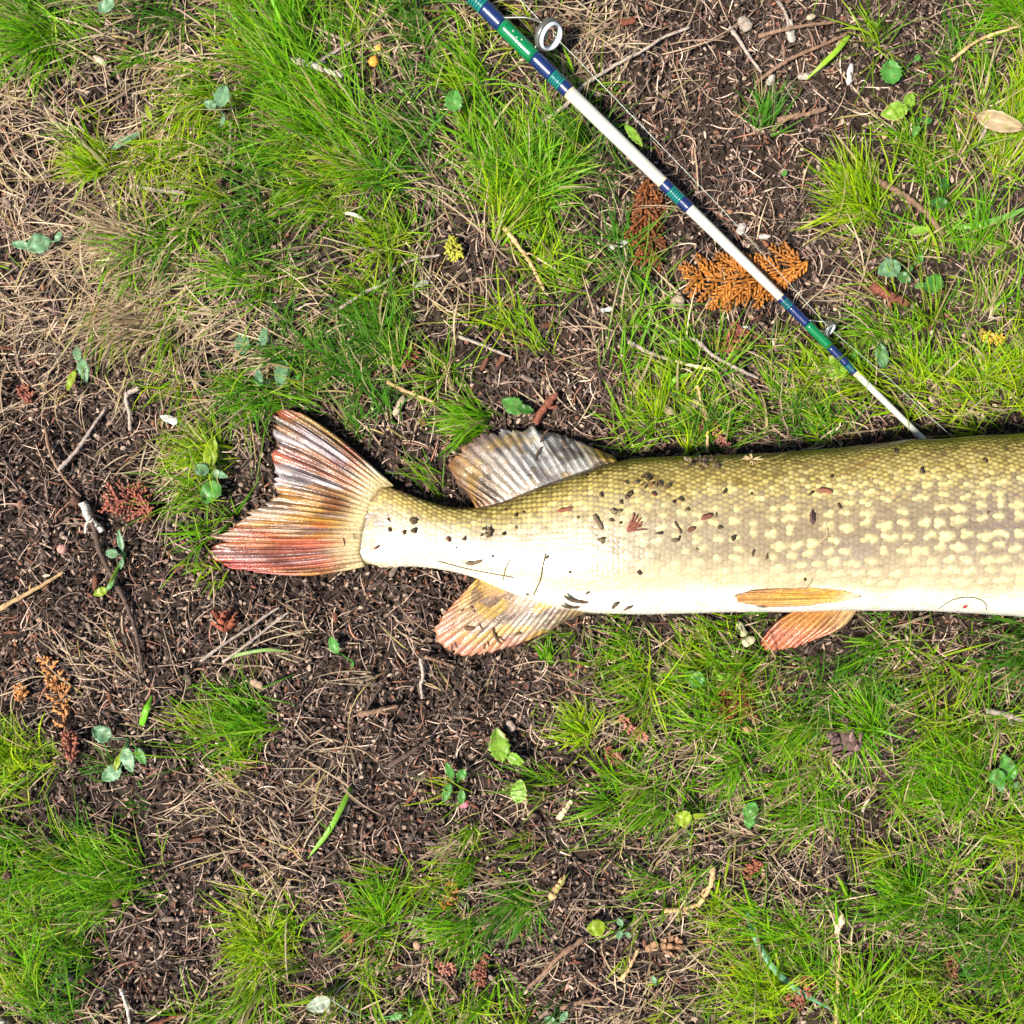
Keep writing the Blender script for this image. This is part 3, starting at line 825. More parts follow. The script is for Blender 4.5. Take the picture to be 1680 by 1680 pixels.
def pel_col(t, s):
    c = blend([(0, lin(206, 160, 80)), (.5, lin(212, 158, 62)), (1, lin(222, 180, 110))], t)
    tip = sstep(.55, 1, s)[..., None]
    c = c * (1 - tip * .6) + lin(214, 140, 90) * tip * .6
    c = c * .85; wb = (1 - sstep(.0, .3, s))[..., None]; c = c * (1 - wb) + lin(200, 190, 164) * wb
    d = blot(t, s, 5, 6, 37, .54, .7); return c * (1 - d * .5) + lin(150, 130, 110) * d * .5
onfish = lambda X, Y, t, s: np.maximum(fish_top(X, Y), .004) + .0004 + .0014 * np.sin(np.pi * t) * np.clip(s * 4, 0, 1)
fin('pelvic_fin', [(1412, 976, .02), (1413, 978, .02), (1411, 980, .02)], [(1300, 966, .02), (1240, 969, .02), (1203, 977, .02), (1216, 989, .02), (1262, 996, .02)], 9, pel_col, fish, rip=.0004, ray_r=.0006, wave=.0004, seed=41, zfun=onfish, e0=(0, -5), e1=(0, 4), ragged=.02, label='yellow pelvic fin folded flat against the white belly')
def pel2_col(t, s):
    c = blend([(0, lin(190, 130, 70)), (.5, lin(196, 138, 74)), (1, lin(196, 160, 110))], t)
    tip = sstep(.35, .8, s)[..., None]
    c = c * (1 - tip * .75) + lin(196, 96, 72) * tip * .75
    d = blot(t, s, 6, 3, 39, .56, .7); return c * (1 - d * .4) + lin(120, 80, 64) * d * .4
fin('pelvic_fin', [(1318, 996, .009), (1350, 992, .010), (1390, 992, .011), (1408, 996, .011)], [(1254, 1047, .006), (1247, 1056, .004), (1250, 1064, .004), (1275, 1067, .004), (1305, 1062, .005), (1341, 1046, .006)], 10, pel2_col, fish, bulge=.003, rip=.0007, ray_r=.0007, wave=.0012, seed=47, e0=(-6, -6), e1=(8, 8), label='reddish pelvic fin with a crease, lying in the grass below the belly')
# beyond the picture: breast fin, eye and gill cover
fin('pectoral_fin', [(1960, 985, .022), (1964, 1000, .018)], [(1850, 1010, .010), (1840, 1040, .006), (1880, 1050, .006)], 8, pel_col, fish, bulge=.002, seed=51)
ex = float(np.interp(2170, fpx, f_X)); ecy, ea, eb, ezc = [float(q) for q in fish_at(np.array([ex]))]
ey = ecy + ea * .45; ez = float(fish_top(ex, ey))
u_, v2 = np.meshgrid(np.linspace(0, math.pi / 2, 8), np.linspace(0, 2 * math.pi, 17)[:-1], indexing='ij')
Ve = np.stack([ex + .0095 * np.sin(u_) * np.cos(v2), ey + .0075 * np.sin(u_) * np.sin(v2), ez - .0015 + .0045 * np.cos(u_)], -1).reshape(-1, 3)
ie = np.arange(8 * 16).reshape(8, 16)
Fe = np.stack([ie[:-1].ravel(), np.roll(ie, -1, 1)[:-1].ravel(), np.roll(ie, -1, 1)[1:].ravel(), ie[1:].ravel()], 1)
Ce = np.where((u_ < .75).reshape(-1)[:, None], lin(14, 12, 10)[None], lin(206, 170, 60)[None])
obj('eye', mesh_from('eye', Ve, Fe, Ce), M_scale, fish)
gp = [surf(np.array([2035.0 - 22 * math.sin(q)]), np.array([q]))[0][0] + (0, 0, .0008) for q in np.linspace(.35, 2.7, 22)]
a = Acc(); a.add(*tube(gp, .0016 * np.sin(np.linspace(.25, 2.9, 22)), 6), lin(120, 104, 60)); obj('gill_cover', a.mesh('gill_cover'), M_scale, fish)
mp = [surf(np.array([xx]), np.array([2.0 + .12 * math.sin((xx - 2180) / 50)]))[0][0] + (0, 0, .0003) for xx in np.linspace(2170, 2345, 20)]
a = Acc(); a.add(*tube(mp, .0009, 5), lin(60, 46, 30)); obj('mouth_line', a.mesh('mouth_line'), M_scale, fish)

# ------------------------------------------------------------------ fishing rod
rod = thing('fishing_rod', 'white fishing rod with blue and green thread wraps running under the pike', 'fishing rod')
M_white = mat_flat('rod_white', lin(188, 184, 170), rough=.28, spec=.5, coat=.5, var=.12, vscale=90, bump=.15)
M_blue = mat_flat('wrap_blue', lin(16, 34, 82), rough=.3, coat=.6, var=.2, vscale=900, bump=.3)
M_green = mat_flat('wrap_green', lin(0, 108, 58), rough=.22, coat=.8, var=.12)
M_teal = mat_flat('wrap_teal', lin(8, 112, 92), rough=.28, coat=.5, var=.25, vscale=900, bump=.3)
M_cream = mat_flat('varnish_cream', lin(206, 184, 136), rough=.3, coat=.4)
M_metal = mat_flat('guide_metal', lin(150, 150, 146), rough=.28, metal=.9, var=.15)
M_dkmetal = mat_flat('guide_frame', lin(112, 110, 100), rough=.38, metal=.6, var=.2)
M_ceram = mat_flat('guide_ring', lin(200, 204, 208), rough=.15, coat=.5, var=.02)
M_cork = mat_flat('cork', lin(186, 146, 98), rough=.8, spec=.2, var=.25, vscale=500)
def rod_at(py):
    """axis point and radius by photograph row"""
    px = np.interp(py, ROD[:, 1], ROD[:, 0]); w = np.interp(py, ROD[:, 1], ROD[:, 2]); z = np.interp(py, ROD[:, 1], ROD[:, 3])
    return P2W(px, py, z), w / 2 * S * (HC - z) / HC
def rod_seg(name, y0, y1, mat, grow=0.0, n=None, rings=0):
    n = n or max(6, int(abs(y1 - y0) / 12) + 3)
    ys = np.linspace(y0, y1, n)
    P = np.array([rod_at(q)[0] for q in ys]); r = np.array([rod_at(q)[1] for q in ys]) + grow
    if rings: r = r + .00014 * np.cos(np.linspace(0, rings * 2 * np.pi, n))
    V, F = tube(P, r, 28)
    a = Acc(); a.add(V, F, (1, 1, 1))
    return obj(name, a.mesh(name), mat, rod)
rod_seg('blank', -346, 1355, M_white, n=150)
rod_seg('grip', -345, -180, M_cork, .0045, n=30)
for y0, y1, mt, nm, g in [
    (-40, -6, M_blue, 'thread_wrap', .0003), (-6, 12, M_teal, 'thread_wrap', .00034), (12, 42, M_blue, 'thread_wrap', .0003), (42, 94, M_green, 'thread_wrap', .0006),
    (94, 124, M_blue, 'thread_wrap', .0003), (124, 139, M_teal, 'thread_wrap', .00034), (139, 150.5, M_blue, 'thread_wrap', .0003), (150.5, 153, M_cream, 'varnish_ring', .00012),
    (297.5, 300, M_cream, 'varnish_ring', .00012), (300, 312, M_blue, 'thread_wrap', .0003), (312, 328, M_teal, 'thread_wrap', .00034), (328, 342, M_blue, 'thread_wrap', .0003),
    (486, 488, M_cream, 'varnish_ring', .0001), (488, 493, M_blue, 'thread_wrap', .0003), (493, 503, M_teal, 'thread_wrap', .00032), (503, 532, M_blue, 'thread_wrap', .0003),
    (532, 569, M_green, 'thread_wrap', .0005), (569, 598, M_blue, 'thread_wrap', .0003), (598, 606, M_teal, 'thread_wrap', .00032), (606, 611, M_blue, 'thread_wrap', .0003), (611, 616, M_cream, 'varnish_ring', .0001)]:
    k = 5 if mt is M_teal else 0
    rod_seg(nm, y0, y1, mt, g, n=40 if k else 10, rings=k)
# fine blue bands over the teal wraps
for y0, y1 in ((-6, 12), (124, 139), (312, 328), (493, 503), (598, 606)):
    for q in np.linspace(y0, y1, 6)[1:-1]:
        rod_seg('thread_band', q - .45, q + .45, M_blue, .0005, n=3)
RD_ = ROD_P[5] - ROD_P[3]; RD_ /= np.linalg.norm(RD_)                      # along the rod to the tip
SIDE = np.cross(RD_, (0, 0, 1)); SIDE /= np.linalg.norm(SIDE); SIDE = SIDE if SIDE[1] > 0 else -SIDE   # up-right in the picture
UPR = np.cross(SIDE, RD_); UPR = UPR if UPR[2] > 0 else -UPR
def ring_pts(c, u, w, r, n=40):
    q = np.linspace(0, 2 * math.pi, n + 1)
    return c + r * (np.cos(q)[:, None] * u + np.sin(q)[:, None] * w)
def torus(c, u, w, R0, r0, ax, n=44, m=12, depth=1.0):
    q = np.linspace(0, 2 * math.pi, n, endpoint=False); s_ = np.linspace(0, 2 * math.pi, m, endpoint=False)
    Q, T_ = np.meshgrid(q, s_, indexing='ij')
    rad = np.cos(Q)[..., None] * u + np.sin(Q)[..., None] * w
    V = c + rad * (R0 + r0 * np.cos(T_))[..., None] + ax * (r0 * depth * np.sin(T_))[..., None]
    ii = np.arange(n * m).reshape(n, m)
    F = np.stack([ii.ravel(), np.roll(ii, -1, 0).ravel(), np.roll(np.roll(ii, -1, 0), -1, 1).ravel(), np.roll(ii, -1, 1).ravel()], 1)
    a = Acc(); a.add(V.reshape(-1, 3), F, (1, 1, 1)); return a
def wire(name, pts, r, mat, parent, flat=1.0):
    a = Acc(); P = smooth_poly(pts, 16); a.add(*tube(P, r, 8, flat), (1, 1, 1)); return obj(name, a.mesh(name), mat, parent)
# big guide near the top of the picture
g1 = bpy.data.objects.new('line_guide', None); COL.objects.link(g1); g1.parent = rod; g1['label'] = 'large ringed line guide on the green wrap'
c1 = P2W(901, 58, .0195)
wax = (UPR * .86 - RD_ * .5); wax /= np.linalg.norm(wax); nax = np.cross(SIDE, wax); nax /= np.linalg.norm(nax)
if nax @ RD_ < 0: nax = -nax
obj('ring_frame', torus(c1 - nax * .0008, SIDE, wax, .0084, .0010, nax, depth=2.0).mesh('ring_frame'), M_dkmetal, g1)
obj('ceramic_ring', torus(c1 + nax * .0010, SIDE, wax, .0071, .0009, nax, depth=2.4).mesh('ceramic_ring'), M_ceram, g1)
r0, rr0 = rod_at(38); r1, rr1 = rod_at(88)
wire('guide_leg', [r0 + SIDE * rr0 * .6 + UPR * rr0 * .7, (r0 + SIDE * rr0 + UPR * .002 + c1 + wax * .0085) / 2 + SIDE * .002, c1 + wax * .0090 - nax * .0010], .00075, M_dkmetal, g1)
wire('guide_leg', [r1 + SIDE * rr1 * .8 + UPR * rr1 * .55, (r1 + SIDE * .006 + c1 + SIDE * .004) / 2 + UPR * .003, c1 + SIDE * .0012 + wax * .0084], .0007, M_metal, g1)
wire('guide_leg', [r1 + SIDE * rr1 * .75 + UPR * rr1 * .6, (r1 + SIDE * .006 + c1 - SIDE * .0075) / 2, c1 - SIDE * .0078 + wax * .001], .0007, M_metal, g1)
wire('guide_foot', [r0 + UPR * rr0 * .75 + SIDE * rr0 * .62, rod_at(60)[0] + UPR * rr0 * .72 + SIDE * rr0 * .62, r1 + UPR * rr1 * .75 + SIDE * rr1 * .62], .0006, M_metal, g1)
# small guide lower down
g2 = bpy.data.objects.new('line_guide', None); COL.objects.link(g2); g2.parent = rod; g2['label'] = 'small wire line guide near the pike'
c2 = P2W(1362, 540, .0165)
obj('ring_frame', torus(c2, SIDE, wax, .0040, .0006, nax, depth=1.3).mesh('ring_frame'), M_dkmetal, g2)
obj('ceramic_ring', torus(c2, SIDE, wax, .0034, .0006, nax, depth=1.5).mesh('ceramic_ring'), M_ceram, g2)
r0, rr0 = rod_at(530); r1, rr1 = rod_at(560)
wire('guide_leg', [r0 + SIDE * rr0 * .8 + UPR * rr0 * .6, (r0 + c2 + SIDE * .007) / 2, c2 + wax * .003 + SIDE * .0032], .00045, M_metal, g2)
wire('guide_leg', [r1 + SIDE * rr1 * .9 + UPR * rr1 * .4, (r1 + c2 + SIDE * .008) / 2, c2 + SIDE * .0044], .00045, M_metal, g2)
wire('guide_leg', [r1 + SIDE * rr1 * .8 + UPR * rr1 * .55, (r1 + c2) / 2 + UPR * .002, c2 + wax * .0042], .00045, M_metal, g2)
wire('guide_leg', [rod_at(546)[0] + SIDE * rr1 * .9 + UPR * rr1 * .5, c2 - SIDE * .002, c2 + SIDE * .004 - nax * .001], .00045, M_metal, g2)
# small white flecks on the green wrap
for q, sd in ((58, .1), (66, -.12), (72, .1)):
    pc, rc = rod_at(q); a = Acc()
    pp = pc + (UPR * math.cos(sd) + SIDE * math.sin(sd)) * (rc + .0006)
    a.add(*tube([pp - RD_ * .0006, pp + SIDE * .0003, pp + RD_ * .0005], [.0002, .0005, .0002], 6, .4), (1, 1, 1)); obj('white_fleck', a.mesh('white_fleck'), M_white, rod)
# line threaded through both guides
ln = [P2W(700, -150, .026), P2W(858, 4, .021), c1 + SIDE * .002, P2W(1060, 214, .0185), P2W(1180, 338, .0175), c2, P2W(1460, 622, .0155), P2W(1530, 688, .016), P2W(1562, 716, .0175)]
a = Acc(); a.add(*tube(resample(np.array(ln), 60), .00015, 6), lin(196, 206, 190))
obj('fishing_line', a.mesh('fishing_line'), mat_attr('nylon', rough=.15, spec=.6, var=.02, trans=.3), label='thin pale fishing line threaded through the rod guides', category='fishing line')

# ------------------------------------------------------------------ small plants with broad leaves
PAL = {'p': (lin(138, 176, 132), lin(106, 154, 102)), 'g': (lin(104, 168, 76), lin(76, 140, 48)), 'l': (lin(156, 196, 70), lin(126, 172, 50)), 'y': (lin(170, 190, 50), lin(140, 168, 30)), 'd': (lin(70, 128, 44), lin(54, 104, 34)), 'w': (lin(206, 214, 190), lin(170, 190, 150))}
def leaf_mesh(L, W, tone, serr=0.10, cup=0.15, bend=0.2, seed=0):
    """ovate leaf along +x, blade folded along the midrib; returns V, F, C"""
    nl, nw = 13, 4
    t = np.linspace(0, 1, nl)
    prof = (np.sin(np.pi * t ** 0.8)) ** 0.75; prof[0] = 0.06; prof[-1] = 0.02
    rn = np.random.default_rng(seed)
    u = np.linspace(-1, 1, 2 * nw + 1)
    T, U = np.meshgrid(t, u, indexing='ij')
    se = 1 + serr * np.where(np.arange(nl) % 2, 1, -1)[:, None] * (np.abs(U) > .9) + rn.normal(0, serr * .6, (nl, 1)) * np.abs(U)
    x = T * L - 0.06 * L * np.abs(U) * prof[:, None] * 0
    y = U * prof[:, None] * W / 2 * se
    z = cup * W * np.abs(U) ** 1.3 * .6 + bend * L * (T - T * T) + rn.normal(0, .012 * W, T.shape) + .03 * W * np.sin(T * 14 + np.abs(U) * 3)
    V = np.stack([x, y, z], -1).reshape(-1, 3)
    m = 2 * nw + 1
    ii = np.arange(nl * m).reshape(nl, m)
    F = np.stack([ii[:-1, :-1].ravel(), ii[1:, :-1].ravel(), ii[1:, 1:].ravel(), ii[:-1, 1:].ravel()], 1)
    a, b = PAL[tone]; a = a * .82; b = b * .8
    vein = (np.abs(U) < .1) | (np.abs(((T * 5 - np.abs(U) * 1.1) % 1) - .5) > .43)
    nz = fbm(T * 4 + seed, U * 3, seed, 2)
    C = a * (1 - nz[..., None]) + b * nz[..., None]
    C = np.where(vein[..., None], C * 1.22, C)
    sp_ = (fbm(T * 9 + seed, U * 5, seed + 3, 2) > .70)[..., None]
    C = np.where(sp_, C * .45 + lin(120, 84, 50) * .4, C)
    if tone in 'wl':   # worn leaves: tan edge
        ed = ((np.abs(U) > .9) & (nz > .5))[..., None]; C = np.where(ed, lin(190, 160, 110), C)
    return V, F, C.reshape(-1, 3)
def place(V, p, ang, tilt, roll=0.0):
    ca, sa = math.cos(ang), math.sin(ang); ct, st = math.cos(tilt), math.sin(tilt); cr, sr = math.cos(roll), math.sin(roll)
    y = V[:, 1] * cr - V[:, 2] * sr; z = V[:, 1] * sr + V[:, 2] * cr; x = V[:, 0]
    x, z = x * ct - z * st, x * st + z * ct
    return np.stack([p[0] + x * ca - y * sa, p[1] + x * sa + y * ca, p[2] + z], 1)
SEED = [100]
def plant(name, label, leaves, cat='plant', up=0.010, root=None, group=None):
    """leaves: (centre px, centre py, length px, width px, direction of the tip in degrees, tone)"""
    cx = np.mean([l[0] for l in leaves]); cy = np.mean([l[1] for l in leaves])
    if root is None: root = (cx + 3, cy + 4)
    rp = PG(root[0], root[1])
    t = thing(name, label, cat, group)
    for (x, y, L, W, d, tone) in leaves:
        SEED[0] += 1
        rn = random.Random(SEED[0])
        ang = R(d); L *= .92; W *= .92
        h = up * rn.uniform(.7, 1.3)
        sx, sy = x - math.cos(ang) * L / 2, y + math.sin(ang) * L / 2
        p = PG(sx, sy, h)
        V, F, C = leaf_mesh(L * S, W * S, tone, seed=SEED[0], cup=rn.uniform(.05, .28), bend=rn.uniform(.05, .3))
        V = place(V, p, ang, rn.uniform(-.18, .12), rn.uniform(-.3, .3))
        q = V; g = H(q[:, 0], q[:, 1]) + .0015
        V[:, 2] = np.maximum(V[:, 2], g)
        o = obj('leaf', mesh_from('leaf', V, F, C), M_leaf, t)
        md = o.modifiers.new('thickness', 'SOLIDIFY'); md.thickness = .00025
        m = (rp + p) / 2 + np.array([0, 0, .002])
        a = Acc(); a.add(*tube(smooth_poly([rp - (0, 0, .001), m, p + (0, 0, .0004)], 9), np.linspace(.0006, .00045, 9), 6), PAL[tone][1] * .9)
        obj('stem', a.mesh('stem'), M_leaf, t)
    return t
plant('clover_plant', 'blue-green seedling with three ragged leaves at the left edge', [(64, 402, 46, 34, 205, 'p'), (34, 402, 32, 16, 172, 'p'), (97, 388, 20, 13, 60, 'p')])
plant('seedling', 'pale three-leaved seedling half hidden in the upper left grass', [(366, 158, 42, 28, 80, 'p'), (345, 172, 22, 15, 160, 'p'), (366, 200, 20, 8, 255, 'p')], up=.02)
plant('seedling', 'single rounded scalloped leaf in grass left of the rod', [(745, 166, 40, 32, 85, 'g')], up=.018)
plant('seedling', 'long narrow pale leaf beside the yellow-green tuft', [(206, 232, 62, 14, 30, 'p')], up=.012)
plant('seedling', 'small upright yellow-green leaf above the long narrow leaf', [(243, 183, 32, 10, 112, 'y')], up=.014)
plant('seedling', 'seedling with two pale leaves and a yellow one on bare soil', [(127, 580, 28, 15, 100, 'p'), (138, 607, 44, 19, 282, 'p'), (118, 625, 38, 15, 250, 'y')])
plant('seedling', 'pair of pale leaves in the straw above the tail fin', [(398, 562, 44, 24, 80, 'p'), (433, 551, 36, 15, 85, 'p')])
plant('seedling', 'pale spotted leaf trio close above the tail fin tip', [(424, 619, 30, 16, 95, 'p'), (462, 609, 52, 23, 82, 'p'), (490, 616, 19, 11, 55, 'g')])
plant('seedling', 'bright seedling with four leaves left of the tail fin', [(346, 742, 62, 25, 82, 'y'), (331, 770, 27, 23, 150, 'p'), (361, 778, 32, 13, -20, 'p'), (347, 808, 46, 36, 240, 'g')], root=(350, 775))
plant('seedling', 'sprawling five-leaved seedling beside the dark twig on bare soil', [(198, 886, 38, 11, 100, 'p'), (182, 908, 26, 17, 172, 'p'), (200, 925, 20, 8, 262, 'p'), (180, 962, 22, 9, 230, 'g'), (165, 971, 26, 15, 205, 'y')], root=(208, 906))
plant('seedling', 'single small serrated leaf on soil under the tail fin', [(548, 1058, 34, 20, 115, 'g'), (578, 1091, 14, 5, 260, 'g')], root=(560, 1072))
plant('seedling', 'five-leaved seedling with folded leaves at the lower left', [(168, 1203, 36, 30, 150, 'p'), (212, 1246, 46, 25, -72, 'p'), (183, 1269, 42, 27, 215, 'p'), (193, 1252, 30, 11, 255, 'y'), (232, 1240, 32, 17, -60, 'g')], root=(215, 1210))
plant('seedling', 'four-leaved seedling standing alone on dark soil', [(737, 1263, 32, 15, 112, 'g'), (757, 1270, 22, 18, 62, 'g'), (733, 1300, 34, 15, 250, 'g'), (757, 1309, 28, 15, 262, 'g')], root=(750, 1284))
plant('seedling', 'lime green jagged leaf with a bitten edge below the anal fin', [(818, 1222, 60, 38, 100, 'l'), (846, 1244, 34, 22, -25, 'l')], root=(838, 1240))
plant('seedling', 'mint green triangular leaf below the jagged lime leaf', [(852, 1298, 42, 32, 80, 'l')])
plant('seedling', 'bright green leaf poking out above the dorsal fin', [(841, 665, 44, 32, 150, 'g'), (862, 672, 30, 18, -10, 'd')])
plant('seedling', 'notched rounded leaf at the upper right', [(1462, 118, 46, 37, 95, 'g'), (1505, 95, 12, 10, 40, 'g')])
plant('seedling', 'lime cluster of four lobed leaves in the upper right grass', [(1468, 182, 46, 32, 190, 'l'), (1492, 164, 28, 23, 70, 'l'), (1523, 198, 15, 13, 30, 'g'), (1503, 215, 20, 14, 250, 'g')])
plant('seedling', 'two round dark green leaves near the curved brown stick', [(1550, 300, 22, 20, 80, 'd'), (1541, 333, 30, 21, 170, 'd')])
plant('seedling', 'flat lime leaf at the lower end of the curved stick', [(1508, 380, 40, 18, 8, 'l')])
plant('seedling', 'large oval leaf with smaller ones right of the orange spray', [(1457, 442, 44, 37, 205, 'p'), (1484, 456, 26, 20, -40, 'd'), (1508, 424, 18, 15, 60, 'g'), (1493, 441, 12, 9, 20, 'g')])
plant('seedling', 'notched pale leaf with a tiny leaf at its side', [(1532, 466, 38, 32, 55, 'g'), (1509, 468, 13, 17, 100, 'g')])
plant('seedling', 'broad spotted leaf lying beneath the rod wraps', [(1366, 603, 64, 46, 195, 'l'), (1403, 584, 28, 21, 30, 'g')], up=.004)
plant('seedling', 'upright oval leaf right of the rod near the pike', [(1446, 583, 46, 25, 100, 'p')])
plant('seedling', 'tiny round seedling leaf right of the upper rod', [(1287, 284, 12, 9, 60, 'g')], up=.006)
plant('seedling', 'four-leaved seedling at the right edge below the pike', [(1653, 1258, 48, 28, 112, 'g'), (1635, 1276, 32, 28, 200, 'g'), (1642, 1291, 17, 13, 250, 'p'), (1668, 1288, 15, 11, 60, 'p')])
plant('seedling', 'soft green leaf pair deep in the lower right grass', [(1232, 1330, 34, 27, 60, 'g'), (1229, 1349, 22, 20, 258, 'g')])
plant('seedling', 'two leaves beside the orange frond below the belly', [(1140, 1112, 38, 30, 150, 'g'), (1190, 1110, 36, 15, 0, 'l')])
plant('seedling', 'yellow-lime lobed leaf in grass at lower centre right', [(1121, 1341, 30, 29, 165, 'y'), (1146, 1338, 30, 9, 5, 'y')])
plant('seedling', 'yellowing round leaf beside three tiny blue-green leaves', [(978, 1522, 34, 28, 190, 'y'), (1017, 1512, 16, 11, 120, 'p'), (1016, 1534, 17, 13, 260, 'p'), (1031, 1534, 12, 8, 300, 'p')])
plant('seedling', 'two small pale leaves at the bottom edge', [(902, 1674, 20, 14, 170, 'p'), (925, 1667, 22, 13, 60, 'p')])
plant('seedling', 'faded whitish leaf with green ones at the bottom left of centre', [(524, 1646, 44, 28, 200, 'w'), (650, 1668, 26, 15, 210, 'g'), (672, 1661, 18, 10, 80, 'g')], root=(600, 1670))
plant('seedling', 'bright lime lance leaf right beside the white rod section', [(1040, 222, 50, 17, -50, 'l')], up=.014)
plant('seedling', 'tiny star seedling at lower centre', [(1073, 1607, 15, 9, 110, 'p'), (1084, 1607, 14, 5, 40, 'y'), (1066, 1615, 12, 4, 190, 'y')])
plant('seedling', 'pale rounded leaf at the top left edge', [(175, 10, 34, 25, 215, 'p')], up=.02)

# wide single grass blades
def wide_blade(label, pts, w, c, up=.008):
    P = np.array([PG(x, y, up * math.sin(math.pi * (.12 + .76 * i / (len(pts) - 1)))) for i, (x, y) in enumerate(pts)])
    P = smooth_poly(P, 18)
    T = np.gradient(P, axis=0); T /= np.linalg.norm(T, axis=1)[:, None]
    sd = np.cross(T, (0, 0, 1)); sd /= np.linalg.norm(sd, axis=1)[:, None]
    pr = np.interp(np.linspace(0, 1, 18), [0, .2, .7, 1], [.7, 1, .9, .15]) * w * S / 2
    V = np.stack([P + sd * pr[:, None] + (0, 0, .0004), P, P - sd * pr[:, None] + (0, 0, .0004)], 1).reshape(-1, 3)
    F = []
    for i in range(17):
        for j in range(2): F.append((3 * i + j, 3 * i + j + 1, 3 * i + j + 4, 3 * i + j + 3))
    o = obj('stray_grass', mesh_from('stray_grass', V, F, c), M_leaf, label=label, category='grass blade', kind='thing')
    md = o.modifiers.new('thickness', 'SOLIDIFY'); md.thickness = .0002
wide_blade('long blue-green blade arching across the lower right grass', [(1224, 1494), (1240, 1540), (1270, 1590), (1310, 1625), (1370, 1660)], 10, lin(110, 160, 120))
wide_blade('wide pale green blade at the right edge above the leaves', [(1568, 374), (1610, 368), (1650, 356), (1690, 338)], 11, lin(134, 186, 84))
wide_blade('lime blade pointing down-left among the twigs at upper right', [(1394, 56), (1372, 84), (1345, 110), (1322, 132)], 9, lin(150, 190, 50))
wide_blade('bright blade crossing the bare soil at lower left', [(576, 1292), (560, 1325), (540, 1362), (505, 1408)], 9, lin(128, 180, 50))
wide_blade('short bright blade standing above the folded-leaf seedling', [(232, 1190), (240, 1165), (250, 1140)], 11, lin(120, 190, 40))
wide_blade('lime blade bent over soil above the white belly', [(1096, 640), (1108, 622), (1135, 612)], 8, lin(130, 190, 40))
wide_blade('bleached white blade curled in the upper grass', [(562, 349), (580, 352), (596, 360), (606, 368)], 6, lin(226, 220, 196), .014)
wide_blade('light green blade arching over soil beside two grey twigs', [(372, 1080), (400, 1072), (440, 1066), (480, 1070)], 6, lin(140, 170, 90))

# ------------------------------------------------------------------ twigs and sticks
BK = {'g': lin(156, 140, 126), 'b': lin(128, 100, 80), 'd': lin(84, 68, 58), 'r': lin(128, 76, 58), 't': lin(192, 156, 110), 'c': lin(216, 192, 150), 'w': lin(196, 184, 168)}
def twig(label, pts, w, tone, up=.0, name='twig', cat='twig', stub=None, tone2=None, flat=1.0):
    rn = np.random.default_rng(abs(hash(label)) % 1000 if False else sum(map(ord, label)))
    r0 = w * S / 2 * 1.05
    n = max(12, len(pts) * 8)
    q = smooth_poly(np.array(pts, float), n)
    P = np.array([PG(x, y, r0 * .9 * flat + .0042 + up) for x, y in q])
    P[:, 2] = gsm(P[:, 2], 2) + .0008 * np.sin(np.linspace(0, 5, n))
    P += rn.normal(0, r0 * .12, P.shape)
    prof = np.linspace(1.1, .75, n) * (1 + .10 * rn.normal(0, 1, n))
    for _ in range(max(1, n // 12)):
        k = rn.integers(2, n - 2); prof[k] *= 1.3
    V, F = tube(P, r0 * prof, 8, flat)
    c = BK[tone] * (.85 + .3 * rn.random())
    C = np.tile(c, (len(V), 1))
    if tone2:
        tt = np.r_[np.linspace(0, 1, n).repeat(8), 0, 1]; C = np.where((tt > .55)[:, None], BK[tone2], C)
    a = Acc(); a.add(V, F, C * (1 + .15 * rn.normal(0, 1, (len(V), 1))))
    if stub is None: stub = len(pts) > 2
    if stub:
        k = n // 2; d = P[k + 1] - P[k]; d /= np.linalg.norm(d); sd = np.cross(d, (0, 0, 1)) * (1 if rn.random() < .5 else -1)
        a.add(*tube([P[k], P[k] + (d * .5 + sd) * r0 * 1.8, P[k] + (d + sd) * r0 * 2.8 + (0, 0, r0 * .5)], [r0 * .6, r0 * .45, r0 * .25], 6), c * .9)
    return obj(name, a.mesh(name), M_bark, label=label, category=cat)
